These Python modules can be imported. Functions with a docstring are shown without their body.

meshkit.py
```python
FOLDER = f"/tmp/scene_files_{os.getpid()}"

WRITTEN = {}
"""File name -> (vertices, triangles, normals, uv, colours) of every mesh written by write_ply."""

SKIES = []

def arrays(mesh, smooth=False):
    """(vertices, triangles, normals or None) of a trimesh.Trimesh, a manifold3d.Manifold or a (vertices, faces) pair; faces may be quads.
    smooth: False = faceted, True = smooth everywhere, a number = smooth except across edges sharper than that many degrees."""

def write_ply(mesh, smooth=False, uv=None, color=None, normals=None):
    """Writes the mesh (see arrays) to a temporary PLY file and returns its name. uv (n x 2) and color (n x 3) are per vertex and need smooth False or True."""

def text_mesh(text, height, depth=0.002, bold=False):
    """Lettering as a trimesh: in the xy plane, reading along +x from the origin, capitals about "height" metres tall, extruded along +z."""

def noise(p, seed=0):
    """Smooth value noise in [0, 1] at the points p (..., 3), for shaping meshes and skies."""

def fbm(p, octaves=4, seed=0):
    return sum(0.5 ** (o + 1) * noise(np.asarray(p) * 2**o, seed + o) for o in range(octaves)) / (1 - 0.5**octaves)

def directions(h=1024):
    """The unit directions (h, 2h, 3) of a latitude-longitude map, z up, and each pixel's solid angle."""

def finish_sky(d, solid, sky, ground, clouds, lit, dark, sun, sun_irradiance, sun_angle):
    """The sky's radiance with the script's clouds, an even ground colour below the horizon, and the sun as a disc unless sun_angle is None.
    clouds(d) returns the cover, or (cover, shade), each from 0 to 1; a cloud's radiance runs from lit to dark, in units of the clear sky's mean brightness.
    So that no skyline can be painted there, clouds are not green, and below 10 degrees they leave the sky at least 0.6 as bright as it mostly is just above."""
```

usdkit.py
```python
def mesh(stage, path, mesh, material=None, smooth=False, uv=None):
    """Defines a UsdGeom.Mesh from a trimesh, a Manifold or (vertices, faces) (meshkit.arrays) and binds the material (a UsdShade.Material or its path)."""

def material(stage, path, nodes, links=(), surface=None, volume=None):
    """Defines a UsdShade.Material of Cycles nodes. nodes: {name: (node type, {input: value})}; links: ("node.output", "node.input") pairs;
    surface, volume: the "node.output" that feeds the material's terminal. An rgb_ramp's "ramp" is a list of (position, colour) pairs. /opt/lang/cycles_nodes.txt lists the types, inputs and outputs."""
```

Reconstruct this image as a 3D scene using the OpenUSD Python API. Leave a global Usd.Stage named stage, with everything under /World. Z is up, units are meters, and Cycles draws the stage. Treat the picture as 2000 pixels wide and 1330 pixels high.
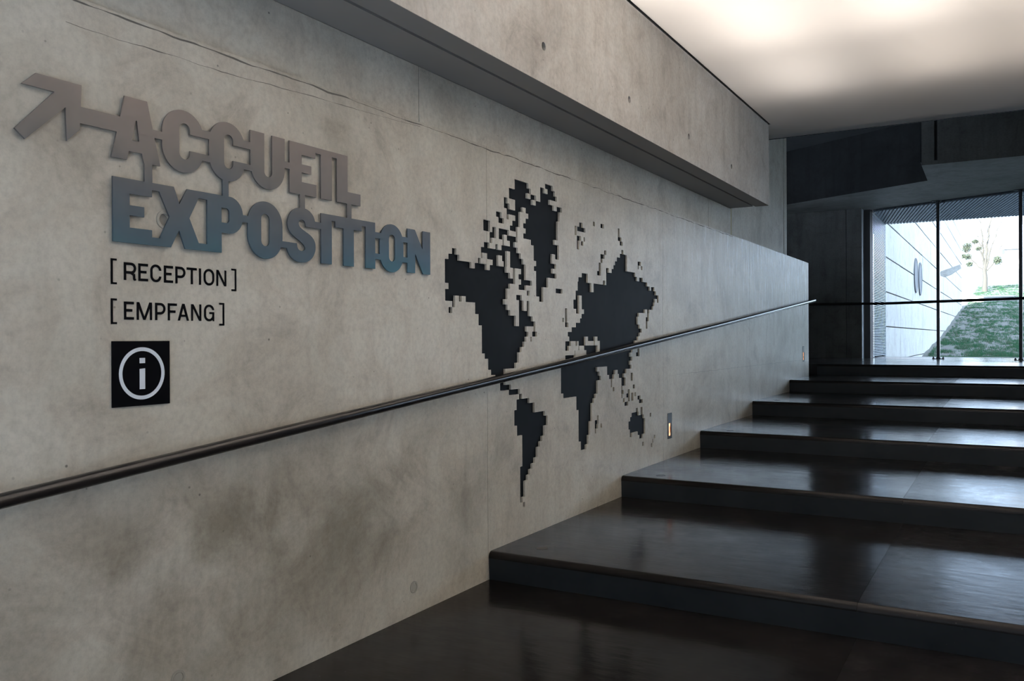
import math, random
import numpy as np, trimesh, usdkit
import manifold3d as m3
from shapely.geometry import Polygon, LineString, Point, box as sbox
from shapely.ops import unary_union
from pxr import Usd, UsdGeom, UsdLux, UsdShade, Gf, Sdf, Vt

stage = Usd.Stage.CreateInMemory()
UsdGeom.SetStageUpAxis(stage, 'Z'); UsdGeom.SetStageMetersPerUnit(stage, 1.0)
UsdGeom.Xform.Define(stage, '/World')
random.seed(7); rng = np.random.default_rng(7)
EYE = 1.335                       # eye height above the lowest visible tread, z = 0 there

# ---------------------------------------------------------------- camera
cam = UsdGeom.Camera.Define(stage, '/World/camera')
yaw, pitch, roll = (math.radians(a) for a in (30.058, 0.148, -0.2486))
M0 = np.array([[math.cos(yaw), math.sin(yaw), 0], [0, 0, -1], [-math.sin(yaw), math.cos(yaw), 0]])
P0 = np.array([[1, 0, 0], [0, math.cos(pitch), -math.sin(pitch)], [0, math.sin(pitch), math.cos(pitch)]])
Q0 = np.array([[math.cos(roll), -math.sin(roll), 0], [math.sin(roll), math.cos(roll), 0], [0, 0, 1]])
R = Q0 @ P0 @ M0                  # rows: right, down, forward
cam.AddTransformOp().Set(Gf.Matrix4d(*R[0], 0, *(-R[1]), 0, *(-R[2]), 0, 2.5, 0.0, EYE, 1))
cam.CreateHorizontalApertureAttr(36.0); cam.CreateVerticalApertureAttr(23.94)
cam.CreateFocalLengthAttr(36.0 * 1680.27 / 2000)
cam.CreateClippingRangeAttr((0.05, 500.0))
cam.CreateFStopAttr(9.0); cam.CreateFocusDistanceAttr(7.0)
cam.CreateExposureAttr(0.0)

# ---------------------------------------------------------------- sky, sun, lamps above the luminous ceiling
def mat(name, nodes, links=(), surface='p.BSDF', volume=None):
    return usdkit.material(stage, '/World/Looks/' + name, nodes, links, surface=surface, volume=volume)

sky_m = mat('sky_overcast', {
    'tc': ('texture_coordinate', {}), 'n': ('noise_texture', {'scale': 2.2, 'detail': 5.0, 'roughness': .55}),
    'r': ('rgb_ramp', {'ramp': [(.3, (.57, .72, 1.0)), (.62, (.71, .82, 1.0))]}),
    'b': ('background_shader', {'strength': 6.1})},
    [('tc.generated', 'n.vector'), ('n.fac', 'r.fac'), ('r.color', 'b.color')], surface='b.background')
dome = UsdLux.DomeLight.Define(stage, '/World/sky')
dome.CreateIntensityAttr(1.0)
UsdShade.MaterialBindingAPI.Apply(dome.GetPrim()).Bind(sky_m)

sun = UsdLux.DistantLight.Define(stage, '/World/sun')
sun.CreateIntensityAttr(12.0); sun.CreateNormalizeAttr(True); sun.CreateAngleAttr(1.5); sun.CreateColorAttr(Gf.Vec3f(1.0, .93, .80))
sun.AddRotateXYZOp().Set((72.0, 0.0, -14.0))   # low winter sun from behind the building

CEIL_Z, CEIL_Y1 = 2.171 + EYE, 9.60
LAMP = 10.4
k = 0
for iy in range(10):
    for ix in range(5):
        L = UsdLux.RectLight.Define(stage, '/World/fluorescent_lamp_%03d' % k); k += 1
        L.CreateWidthAttr(.55); L.CreateHeightAttr(1.15)
        warm = rng.uniform(-.03, .03)
        L.CreateColorAttr(Gf.Vec3f(1.0, .90 + warm, .81 + 2 * warm))
        L.CreateIntensityAttr(LAMP * rng.uniform(.72, 1.15) * (.37, .55, 1.36, 1.30, .46, .24, .16, .16, .16, .16)[iy])
        L.AddTranslateOp().Set((.95 + 1.02 * ix + rng.uniform(-.08, .08), 7.35 - 1.36 * iy, CEIL_Z + .42))

# ---------------------------------------------------------------- naming helpers
used = {}
def numbered(parent, name):
    key = parent + '/' + name
    n = used.get(key, 0); used[key] = n + 1
    return key if n == 0 else '%s_%03d' % (key, n)
def tag(prim, label=None, cat=None, group=None, kind=None):
    for a, v in (('label', label), ('category', cat), ('group', group), ('kind', kind)):
        if v: prim.SetCustomDataByKey(a, v)
    return prim
def pth(parent): return '/World' if parent is None else str(parent.GetPath())
def obj(name, mesh, material, parent=None, smooth=False, **kw):
    p = usdkit.mesh(stage, numbered(pth(parent), name), mesh, material, smooth=smooth).GetPrim()
    return tag(p, **kw)
def thing(name, parent=None, loc=None, **kw):
    x = UsdGeom.Xform.Define(stage, numbered(pth(parent), name))
    if loc is not None: x.AddTranslateOp().Set(tuple(float(v) for v in loc))
    return tag(x.GetPrim(), **kw)

# ---------------------------------------------------------------- shape helpers
def cat(*ms): return trimesh.util.concatenate([m for m in ms if m is not None])
def bx(x0, x1, y0, y1, z0, z1):
    m = trimesh.creation.box((x1 - x0, y1 - y0, z1 - z0)); m.apply_translation(((x0 + x1) / 2, (y0 + y1) / 2, (z0 + z1) / 2)); return m
def bevel_box(x0, x1, y0, y1, z0, z1, r=.004):
    c = []
    for x in (x0, x1):
        for y in (y0, y1):
            for z in (z0, z1):
                sx, sy, sz = (r if x == x0 else -r), (r if y == y0 else -r), (r if z == z0 else -r)
                c += [(x, y + sy, z + sz), (x + sx, y, z + sz), (x + sx, y + sy, z)]
    return trimesh.convex.convex_hull(np.array(c))
def plate(poly, x0, x1):
    """A shape in wall coordinates (y, z), extruded from x0 to x1."""
    out = []
    for g in getattr(poly, 'geoms', [poly]):
        if g.is_empty or g.geom_type != 'Polygon': continue
        m = trimesh.creation.extrude_polygon(g, x1 - x0, engine='earcut')
        v = m.vertices; m.vertices = np.stack([v[:, 2] + x0, v[:, 0], v[:, 1]], 1)
        out.append(m)
    return cat(*out)
def prism(pts, z0, z1):
    m = trimesh.creation.extrude_polygon(Polygon(pts), z1 - z0, engine='earcut'); m.apply_translation((0, 0, z0)); return m
def along_x(pts, x0, x1):
    """A profile in (y, z) swept along x."""
    return plate(Polygon(pts), x0, x1)
def tube(path, r, n=20):
    path = np.asarray(path, float); rings = []
    for i, p in enumerate(path):
        t = path[min(i + 1, len(path) - 1)] - path[max(i - 1, 0)]; t /= np.linalg.norm(t)
        a = np.cross(t, (0, 0, 1.0)) if abs(t[2]) < .95 else np.cross(t, (1.0, 0, 0)); a /= np.linalg.norm(a); b = np.cross(t, a)
        w = np.linspace(0, 2 * np.pi, n, endpoint=False)
        rr = r[i] if np.ndim(r) else r
        rings.append(p + rr * (np.cos(w)[:, None] * a + np.sin(w)[:, None] * b))
    v = np.vstack(rings + [path[:1], path[-1:]]); f = []
    for i in range(len(path) - 1):
        for j in range(n):
            a, b, c, d = i * n + j, i * n + (j + 1) % n, (i + 1) * n + j, (i + 1) * n + (j + 1) % n
            f += [(a, b, d), (a, d, c)]
    A, B = len(v) - 2, len(v) - 1
    for j in range(n):
        f += [(A, (j + 1) % n, j), (B, (len(path) - 1) * n + j, (len(path) - 1) * n + (j + 1) % n)]
    m = trimesh.Trimesh(v, f, process=False); trimesh.repair.fix_normals(m); return m
def disc(c, r, h, axis=2, n=32):
    m = trimesh.creation.cylinder(r, h, sections=n)
    if axis == 0: m.apply_transform(trimesh.transformations.rotation_matrix(np.pi / 2, (0, 1, 0)))
    if axis == 1: m.apply_transform(trimesh.transformations.rotation_matrix(np.pi / 2, (1, 0, 0)))
    m.apply_translation(c); return m
def ring(c, r0, r1, h, axis=0, n=48):
    m = trimesh.creation.annulus(r0, r1, h, sections=n)
    if axis == 0: m.apply_transform(trimesh.transformations.rotation_matrix(np.pi / 2, (0, 1, 0)))
    m.apply_translation(c); return m

# ---------------------------------------------------------------- materials
def concrete(name, dark, mid, light, rough=.62, streak=.35, extra=None, pores=True, spec=.35):
    N = {'g': ('geometry', {}),
         'm1': ('mapping', {'scale': (1, 1, 1.25)}), 'cloud': ('noise_texture', {'scale': .95, 'detail': 7.0, 'roughness': .62, 'distortion': .6}),
         'cr': ('rgb_ramp', {'ramp': [(.30, dark), (.50, mid), (.72, light)]}),
         'm2': ('mapping', {'scale': (5, 5, .45)}), 'st': ('noise_texture', {'scale': 1.6, 'detail': 5.0, 'roughness': .6}),
         'sr': ('rgb_ramp', {'ramp': [(.28, (1 - streak,) * 3), (.5, (1, 1, 1)), (.75, (1 + streak * .4,) * 3)]}),
         'mul': ('mix_color', {'blend_type': 'multiply', 'fac': 1.0, 'use_clamp': False}),
         'fine': ('noise_texture', {'scale': 38.0, 'detail': 6.0, 'roughness': .7}),
         'fr': ('rgb_ramp', {'ramp': [(.25, (.80,) * 3), (.55, (1, 1, 1)), (.8, (1.10,) * 3)]}),
         'mul2': ('mix_color', {'blend_type': 'multiply', 'fac': 1.0, 'use_clamp': False}),
         'blot': ('noise_texture', {'scale': 3.1, 'detail': 8.0, 'roughness': .68, 'distortion': 1.2}),
         'br': ('rgb_ramp', {'ramp': [(.30, (.72, .70, .67)), (.46, (.95, .93, .90)), (.56, (1, 1.01, .99)), (.74, (1.06, 1.04, 1.04))]}),
         'mul3': ('mix_color', {'blend_type': 'multiply', 'fac': .9, 'use_clamp': False}),
         'b': ('bump', {'strength': .18, 'distance': .004}),
         'p': ('principled_bsdf', {'roughness': rough, 'specular_ior_level': spec})}
    Lk = [('g.position', 'm1.vector'), ('m1.vector', 'cloud.vector'), ('cloud.fac', 'cr.fac'),
          ('g.position', 'm2.vector'), ('m2.vector', 'st.vector'), ('st.fac', 'sr.fac'),
          ('cr.color', 'mul.a'), ('sr.color', 'mul.b'), ('g.position', 'fine.vector'), ('fine.fac', 'fr.fac'),
          ('mul.result', 'mul2.a'), ('fr.color', 'mul2.b'), ('g.position', 'blot.vector'), ('blot.fac', 'br.fac'),
          ('mul2.result', 'mul3.a'), ('br.color', 'mul3.b'), ('fine.fac', 'b.height'), ('b.normal', 'p.normal')]
    out = 'mul3.result'
    if pores:
        N.update({'vo': ('voronoi_texture', {'scale': 12.0, 'randomness': 1.0}), 'vr': ('rgb_ramp', {'ramp': [(.0, (.30,) * 3), (.040, (.40,) * 3), (.066, (1, 1, 1))]}),
                  'vn': ('noise_texture', {'scale': 1.9, 'detail': 2.0}), 'vm': ('map_range', {'from_min': .42, 'from_max': .60, 'clamp': True}),
                  'mul4': ('mix_color', {'blend_type': 'multiply', 'use_clamp': False})})
        Lk += [('g.position', 'vo.vector'), ('vo.distance', 'vr.fac'), ('g.position', 'vn.vector'), ('vn.fac', 'vm.value'), ('vm.result', 'mul4.fac'), (out, 'mul4.a'), ('vr.color', 'mul4.b')]
        out = 'mul4.result'
    if extra:
        out = extra(N, Lk, out)
    Lk.append((out, 'p.base_color'))
    return mat(name, N, Lk)

def wall_extra(N, Lk, out):
    """Lime bloom in vertical runs under the top of the far end; hand-worn dirt along the rail; a hairline pour joint."""
    N.update({'sx': ('separate_xyz', {}),
              # lime runs: long vertical streaks where y is large and near the top
              'lm': ('mapping', {'scale': (7, 7, 1.3)}), 'ln': ('noise_texture', {'scale': 2.1, 'detail': 8.0, 'roughness': .72}),
              'lr': ('map_range', {'from_min': .52, 'from_max': .61, 'clamp': True}),
              'ly': ('map_range', {'from_min': 6.2, 'from_max': 11.5, 'clamp': True}), 'lz': ('map_range', {'from_min': 1.35, 'from_max': 2.15, 'clamp': True}),
              'l1': ('math', {'math_type': 'multiply'}), 'l2': ('math', {'math_type': 'multiply'}),
              'lmix': ('mix_color', {'blend_type': 'mix', 'b': (.92, .93, .94), 'use_clamp': False}),
              # grime below the rail: the rail climbs .0828 per metre
              'rl': ('math', {'math_type': 'multiply_add', 'value2': -.0828, 'value3': 0.0}), 'rz': ('math', {'math_type': 'add'}),
              'ra': ('map_range', {'from_min': .74, 'from_max': .50, 'clamp': True}), 'rb': ('map_range', {'from_min': -.35, 'from_max': .30, 'clamp': True}),
              'rd': ('map_range', {'from_min': 7.5, 'from_max': 2.5, 'clamp': True}),
              'dn': ('noise_texture', {'scale': 1.7, 'detail': 8.0, 'roughness': .66, 'distortion': .8}), 'dr': ('map_range', {'from_min': .38, 'from_max': .62, 'clamp': True}),
              'd1': ('math', {'math_type': 'multiply'}), 'd2': ('math', {'math_type': 'multiply'}), 'd3': ('math', {'math_type': 'multiply'}), 'd4': ('math', {'math_type': 'multiply', 'value2': .85}),
              'dmix': ('mix_color', {'blend_type': 'multiply', 'b': (.50, .475, .44), 'use_clamp': False}),
              # pour joint
              'jn': ('noise_texture', {'scale': 5.0, 'detail': 4.0}), 'jz': ('math', {'math_type': 'multiply_add', 'value2': .03, 'value3': 1.0}),
              'js': ('math', {'math_type': 'subtract'}), 'ja': ('math', {'math_type': 'absolute'}), 'jr': ('map_range', {'from_min': .0035, 'from_max': .0012, 'clamp': True}),
              'jy': ('map_range', {'from_min': 6.9, 'from_max': 7.6, 'clamp': True}), 'j1': ('math', {'math_type': 'multiply'}), 'j2': ('math', {'math_type': 'multiply', 'value2': .45}),
              'jmix': ('mix_color', {'blend_type': 'multiply', 'b': (.35, .34, .33), 'use_clamp': False})})
    Lk += [('g.position', 'sx.vector'), ('g.position', 'lm.vector'), ('lm.vector', 'ln.vector'), ('ln.fac', 'lr.value'), ('sx.y', 'ly.value'), ('sx.z', 'lz.value'),
           ('lr.result', 'l1.value1'), ('ly.result', 'l1.value2'), ('l1.value', 'l2.value1'), ('lz.result', 'l2.value2'), ('l2.value', 'lmix.fac'), (out, 'lmix.a'),
           ('sx.y', 'rl.value1'), ('rl.value', 'rz.value1'), ('sx.z', 'rz.value2'), ('rz.value', 'ra.value'), ('rz.value', 'rb.value'), ('sx.y', 'rd.value'),
           ('g.position', 'dn.vector'), ('dn.fac', 'dr.value'), ('ra.result', 'd1.value1'), ('rb.result', 'd1.value2'), ('d1.value', 'd2.value1'), ('dr.result', 'd2.value2'),
           ('d2.value', 'd3.value1'), ('rd.result', 'd3.value2'), ('d3.value', 'd4.value1'), ('d4.value', 'dmix.fac'), ('lmix.result', 'dmix.a'),
           ('g.position', 'jn.vector'), ('jn.fac', 'jz.value1'), ('sx.z', 'js.value1'), ('jz.value', 'js.value2'), ('js.value', 'ja.value1'), ('ja.value', 'jr.value'),
           ('sx.y', 'jy.value'), ('jr.result', 'j1.value1'), ('jy.result', 'j1.value2'), ('j1.value', 'j2.value1'), ('j2.value', 'jmix.fac'), ('dmix.result', 'jmix.a')]
    return 'jmix.result'

C_WALL = concrete('concrete_wall', (.40, .368, .305), (.555, .520, .445), (.63, .60, .53), extra=wall_extra, streak=.10, rough=.42, spec=.5)
C_UPPER = concrete('concrete_upper', (.46, .44, .385), (.60, .575, .51), (.66, .635, .575), streak=.10)
C_BEAM = concrete('concrete_bulkhead', (.43, .405, .375), (.56, .535, .50), (.63, .605, .575), streak=.13)
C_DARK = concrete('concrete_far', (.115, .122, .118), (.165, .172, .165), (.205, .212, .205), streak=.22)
C_SHADE = concrete('concrete_painted_shade', (.022, .024, .025), (.034, .037, .038), (.045, .048, .049), streak=.22)  # concrete made darker, its deep shade painted into the colour
C_ROOM = concrete('concrete_room', (.38, .37, .34), (.48, .47, .44), (.55, .54, .51), pores=False)
C_EXT = concrete('concrete_outside', (.37, .37, .37), (.415, .415, .415), (.45, .45, .45), pores=False, streak=.10)
C_PLUG = mat('plug_mortar', {'p': ('principled_bsdf', {'base_color': (.36, .34, .29), 'roughness': .7})})
C_HOLE = mat('tie_hole_dark', {'p': ('principled_bsdf', {'base_color': (.10, .09, .08), 'roughness': .8})})
CRACK = mat('crack_dirt', {'p': ('principled_bsdf', {'base_color': (.17, .155, .135), 'roughness': .9})})
SOFFIT = mat('soffit_board', {'p': ('principled_bsdf', {'base_color': (.30, .285, .26), 'roughness': .7})})
BLACK = mat('black_gap', {'p': ('principled_bsdf', {'base_color': (.012, .012, .012), 'roughness': .8})})
SEAL = mat('yellow_sealant', {'p': ('principled_bsdf', {'base_color': (.42, .36, .20), 'roughness': .6})})

INLAY = mat('black_inlay', {'g': ('geometry', {}), 'n': ('noise_texture', {'scale': 2.3, 'detail': 8.0, 'roughness': .7}), 'r': ('rgb_ramp', {'ramp': [(.35, (.006, .0075, .0095)), (.75, (.013, .015, .019))]}),
    'p': ('principled_bsdf', {'roughness': .6, 'specular_ior_level': .10})}, [('g.position', 'n.vector'), ('n.fac', 'r.fac'), ('r.color', 'p.base_color')])

def polished(name, c0, c1, rough, bump=.05):
    return mat(name, {'g': ('geometry', {}), 'oi': ('object_info', {}), 'n': ('noise_texture', {'scale': 1.4, 'detail': 8.0, 'roughness': .65}), 'r': ('rgb_ramp', {'ramp': [(.3, c0), (.7, c1)]}),
        'm': ('mapping', {'scale': (5.0, 13.0, 13.0)}), 'w': ('noise_texture', {'scale': 1.1, 'detail': 3.0, 'roughness': .5}),
        'rn': ('noise_texture', {'scale': 2.6, 'detail': 7.0, 'roughness': .7}), 'rr': ('map_range', {'from_min': .3, 'from_max': .7, 'to_min': rough * .75, 'to_max': rough * 1.35, 'clamp': True}),
        'sp': ('voronoi_texture', {'scale': 26.0}), 'sr': ('rgb_ramp', {'ramp': [(.0, (1, 1, 1)), (.06, (1, 1, 1)), (.09, (0, 0, 0))]}), 'sn': ('noise_texture', {'scale': 3.0}), 'sm': ('map_range', {'from_min': .58, 'from_max': .66, 'to_max': .35, 'clamp': True}),
        'sf': ('math', {'math_type': 'multiply'}), 'smx': ('mix_color', {'b': (.16, .15, .14)}),
        'b': ('bump', {'strength': bump, 'distance': .02}), 'p': ('principled_bsdf', {'specular_ior_level': .20})},
        [('g.position', 'n.vector'), ('n.fac', 'r.fac'), ('g.position', 'm.vector'), ('m.vector', 'w.vector'), ('w.fac', 'b.height'), ('b.normal', 'p.normal'),
         ('g.position', 'rn.vector'), ('rn.fac', 'rr.value'), ('rr.result', 'p.roughness'), ('g.position', 'sp.vector'), ('sp.distance', 'sr.fac'), ('g.position', 'sn.vector'), ('sn.fac', 'sm.value'),
         ('sr.color', 'sf.value1'), ('sm.result', 'sf.value2'), ('sf.value', 'smx.fac'), ('r.color', 'smx.a'), ('smx.result', 'p.base_color')])
TREAD = [polished('polished_tread', (.0075, .006, .0055), (.014, .012, .011), .16), polished('polished_tread_worn', (.010, .0085, .0085), (.018, .016, .0155), .20)]
LANDING = polished('polished_landing', (.010, .0085, .0085), (.018, .016, .0155), .13, .02)
RISER = polished('riser_face', (.015, .0185, .022), (.027, .032, .037), .34, .03)

def metal(name, c, rough, metallic=1.0):
    return mat(name, {'p': ('principled_bsdf', {'base_color': c, 'roughness': rough, 'metallic': metallic})})
RAIL = mat('dark_bronze_rail', {'p': ('principled_bsdf', {'base_color': (.012, .0095, .009), 'roughness': .20, 'specular_ior_level': .55})})
POST = metal('dark_steel', (.09, .10, .11), .35)
BRONZE = metal('bronze_cap', (.16, .145, .13), .4)
FRAME = mat('dark_frame', {'p': ('principled_bsdf', {'base_color': (.035, .037, .04), 'roughness': .45})})
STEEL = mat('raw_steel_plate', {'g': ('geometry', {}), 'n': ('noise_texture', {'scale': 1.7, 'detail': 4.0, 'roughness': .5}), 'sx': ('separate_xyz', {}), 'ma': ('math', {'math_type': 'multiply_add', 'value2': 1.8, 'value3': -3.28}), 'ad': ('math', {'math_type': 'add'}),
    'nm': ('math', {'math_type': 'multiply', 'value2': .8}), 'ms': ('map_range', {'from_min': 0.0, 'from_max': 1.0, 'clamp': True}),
    'r': ('rgb_ramp', {'ramp': [(.0, (.075, .165, .20)), (.16, (.095, .145, .18)), (.42, (.125, .140, .155)), (.62, (.19, .18, .17)), (1, (.25, .215, .20))]}),  # warm-to-blue ramp by height paints in the ceiling reflection, plus heat tint
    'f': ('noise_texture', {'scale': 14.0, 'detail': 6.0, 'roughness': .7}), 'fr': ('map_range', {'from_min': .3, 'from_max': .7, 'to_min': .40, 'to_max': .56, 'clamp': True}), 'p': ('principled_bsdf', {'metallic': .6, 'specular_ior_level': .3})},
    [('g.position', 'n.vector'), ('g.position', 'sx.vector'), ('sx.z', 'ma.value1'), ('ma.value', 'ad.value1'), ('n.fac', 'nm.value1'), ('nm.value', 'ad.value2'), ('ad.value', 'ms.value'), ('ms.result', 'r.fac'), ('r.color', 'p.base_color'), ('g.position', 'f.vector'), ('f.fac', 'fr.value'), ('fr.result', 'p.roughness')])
VINYL = mat('black_vinyl', {'p': ('principled_bsdf', {'base_color': (.004, .004, .005), 'roughness': .6, 'specular_ior_level': .06})})
SIGNBLACK = mat('black_sign_panel', {'p': ('principled_bsdf', {'base_color': (.003, .003, .004), 'roughness': .6, 'specular_ior_level': .05})})
SIGNWHITE = mat('white_sign_print', {'p': ('principled_bsdf', {'base_color': (.74, .80, .86), 'roughness': .5})})
AMBER = mat('amber_lens', {'g': ('geometry', {}), 'n': ('noise_texture', {'scale': 24.0, 'detail': 3.0}), 'r': ('rgb_ramp', {'ramp': [(.35, (.30, .10, .04)), (.6, (1.0, .50, .28))]}), 'e': ('emission', {'strength': 2.2})},
    [('g.position', 'n.vector'), ('n.fac', 'r.fac'), ('r.color', 'e.color')], surface='e.emission')
MEMBRANE = mat('stretch_membrane', {'d': ('diffuse_bsdf', {'color': (.74, .74, .73)}), 't': ('translucent_bsdf', {'color': (.86, .85, .84)}), 'x': ('mix_closure', {'fac': .55})},
    [('d.BSDF', 'x.closure1'), ('t.BSDF', 'x.closure2')], surface='x.closure')
PLENUM = mat('plenum_white', {'p': ('principled_bsdf', {'base_color': (.62, .61, .60), 'roughness': .8})})
PANE = mat('window_glass', {'f': ('fresnel', {'IOR': 1.5}), 't': ('transparent_bsdf', {'color': (.93, .97, .97)}), 'g': ('glossy_bsdf', {'roughness': .0, 'color': (1, 1, 1)}), 'x': ('mix_closure', {})},
    [('f.fac', 'x.fac'), ('t.BSDF', 'x.closure1'), ('g.BSDF', 'x.closure2')], surface='x.closure')
SLAT = mat('canopy_slat', {'p': ('principled_bsdf', {'base_color': (.10, .125, .155), 'roughness': .5})})
SLATBACK = mat('canopy_back', {'p': ('principled_bsdf', {'base_color': (.035, .04, .05), 'roughness': .7})})
LOUVRE = mat('louvre_metal', {'p': ('principled_bsdf', {'base_color': (.50, .55, .60), 'roughness': .4, 'metallic': .5})})
GROUND = mat('winter_soil', {'g': ('geometry', {}), 'n': ('noise_texture', {'scale': 3.5, 'detail': 10.0, 'roughness': .8}), 'r': ('rgb_ramp', {'ramp': [(.36, (.058, .055, .058)), (.50, (.085, .085, .084)), (.64, (.055, .092, .065))]}), 'p': ('principled_bsdf', {'roughness': .95})},
    [('g.position', 'n.vector'), ('n.fac', 'r.fac'), ('r.color', 'p.base_color')])
GRASS = mat('grass_blade', {'oi': ('object_info', {}), 'r': ('rgb_ramp', {'ramp': [(0, (.022, .085, .042)), (.5, (.03, .105, .05)), (.8, (.065, .10, .06)), (1, (.11, .11, .09))]}), 'd': ('diffuse_bsdf', {}), 't': ('translucent_bsdf', {}), 'x': ('mix_closure', {'fac': .3})},
    [('oi.random', 'r.fac'), ('r.color', 'd.color'), ('r.color', 't.color'), ('d.BSDF', 'x.closure1'), ('t.BSDF', 'x.closure2')], surface='x.closure')
BARK = mat('pale_bark', {'p': ('principled_bsdf', {'base_color': (.055, .052, .05), 'roughness': .9})})
MISTLE = mat('mistletoe_leaf', {'d': ('diffuse_bsdf', {'color': (.085, .10, .08)}), 't': ('translucent_bsdf', {'color': (.085, .105, .075)}), 'x': ('mix_closure', {'fac': .3})}, [('d.BSDF', 'x.closure1'), ('t.BSDF', 'x.closure2')], surface='x.closure')
PORTHOLE = mat('porthole_glass', {'p': ('principled_bsdf', {'base_color': (.17, .175, .19), 'roughness': .7, 'specular_ior_level': .15})})
DAYLIT_END = mat('painted_daylit_end', {'p': ('principled_bsdf', {'base_color': (.62, .66, .70), 'roughness': .5})})  # concrete end lightened, daylight painted into the colour
ROOF = mat('roof_tile', {'p': ('principled_bsdf', {'base_color': (.45, .40, .37), 'roughness': .8})})

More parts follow.
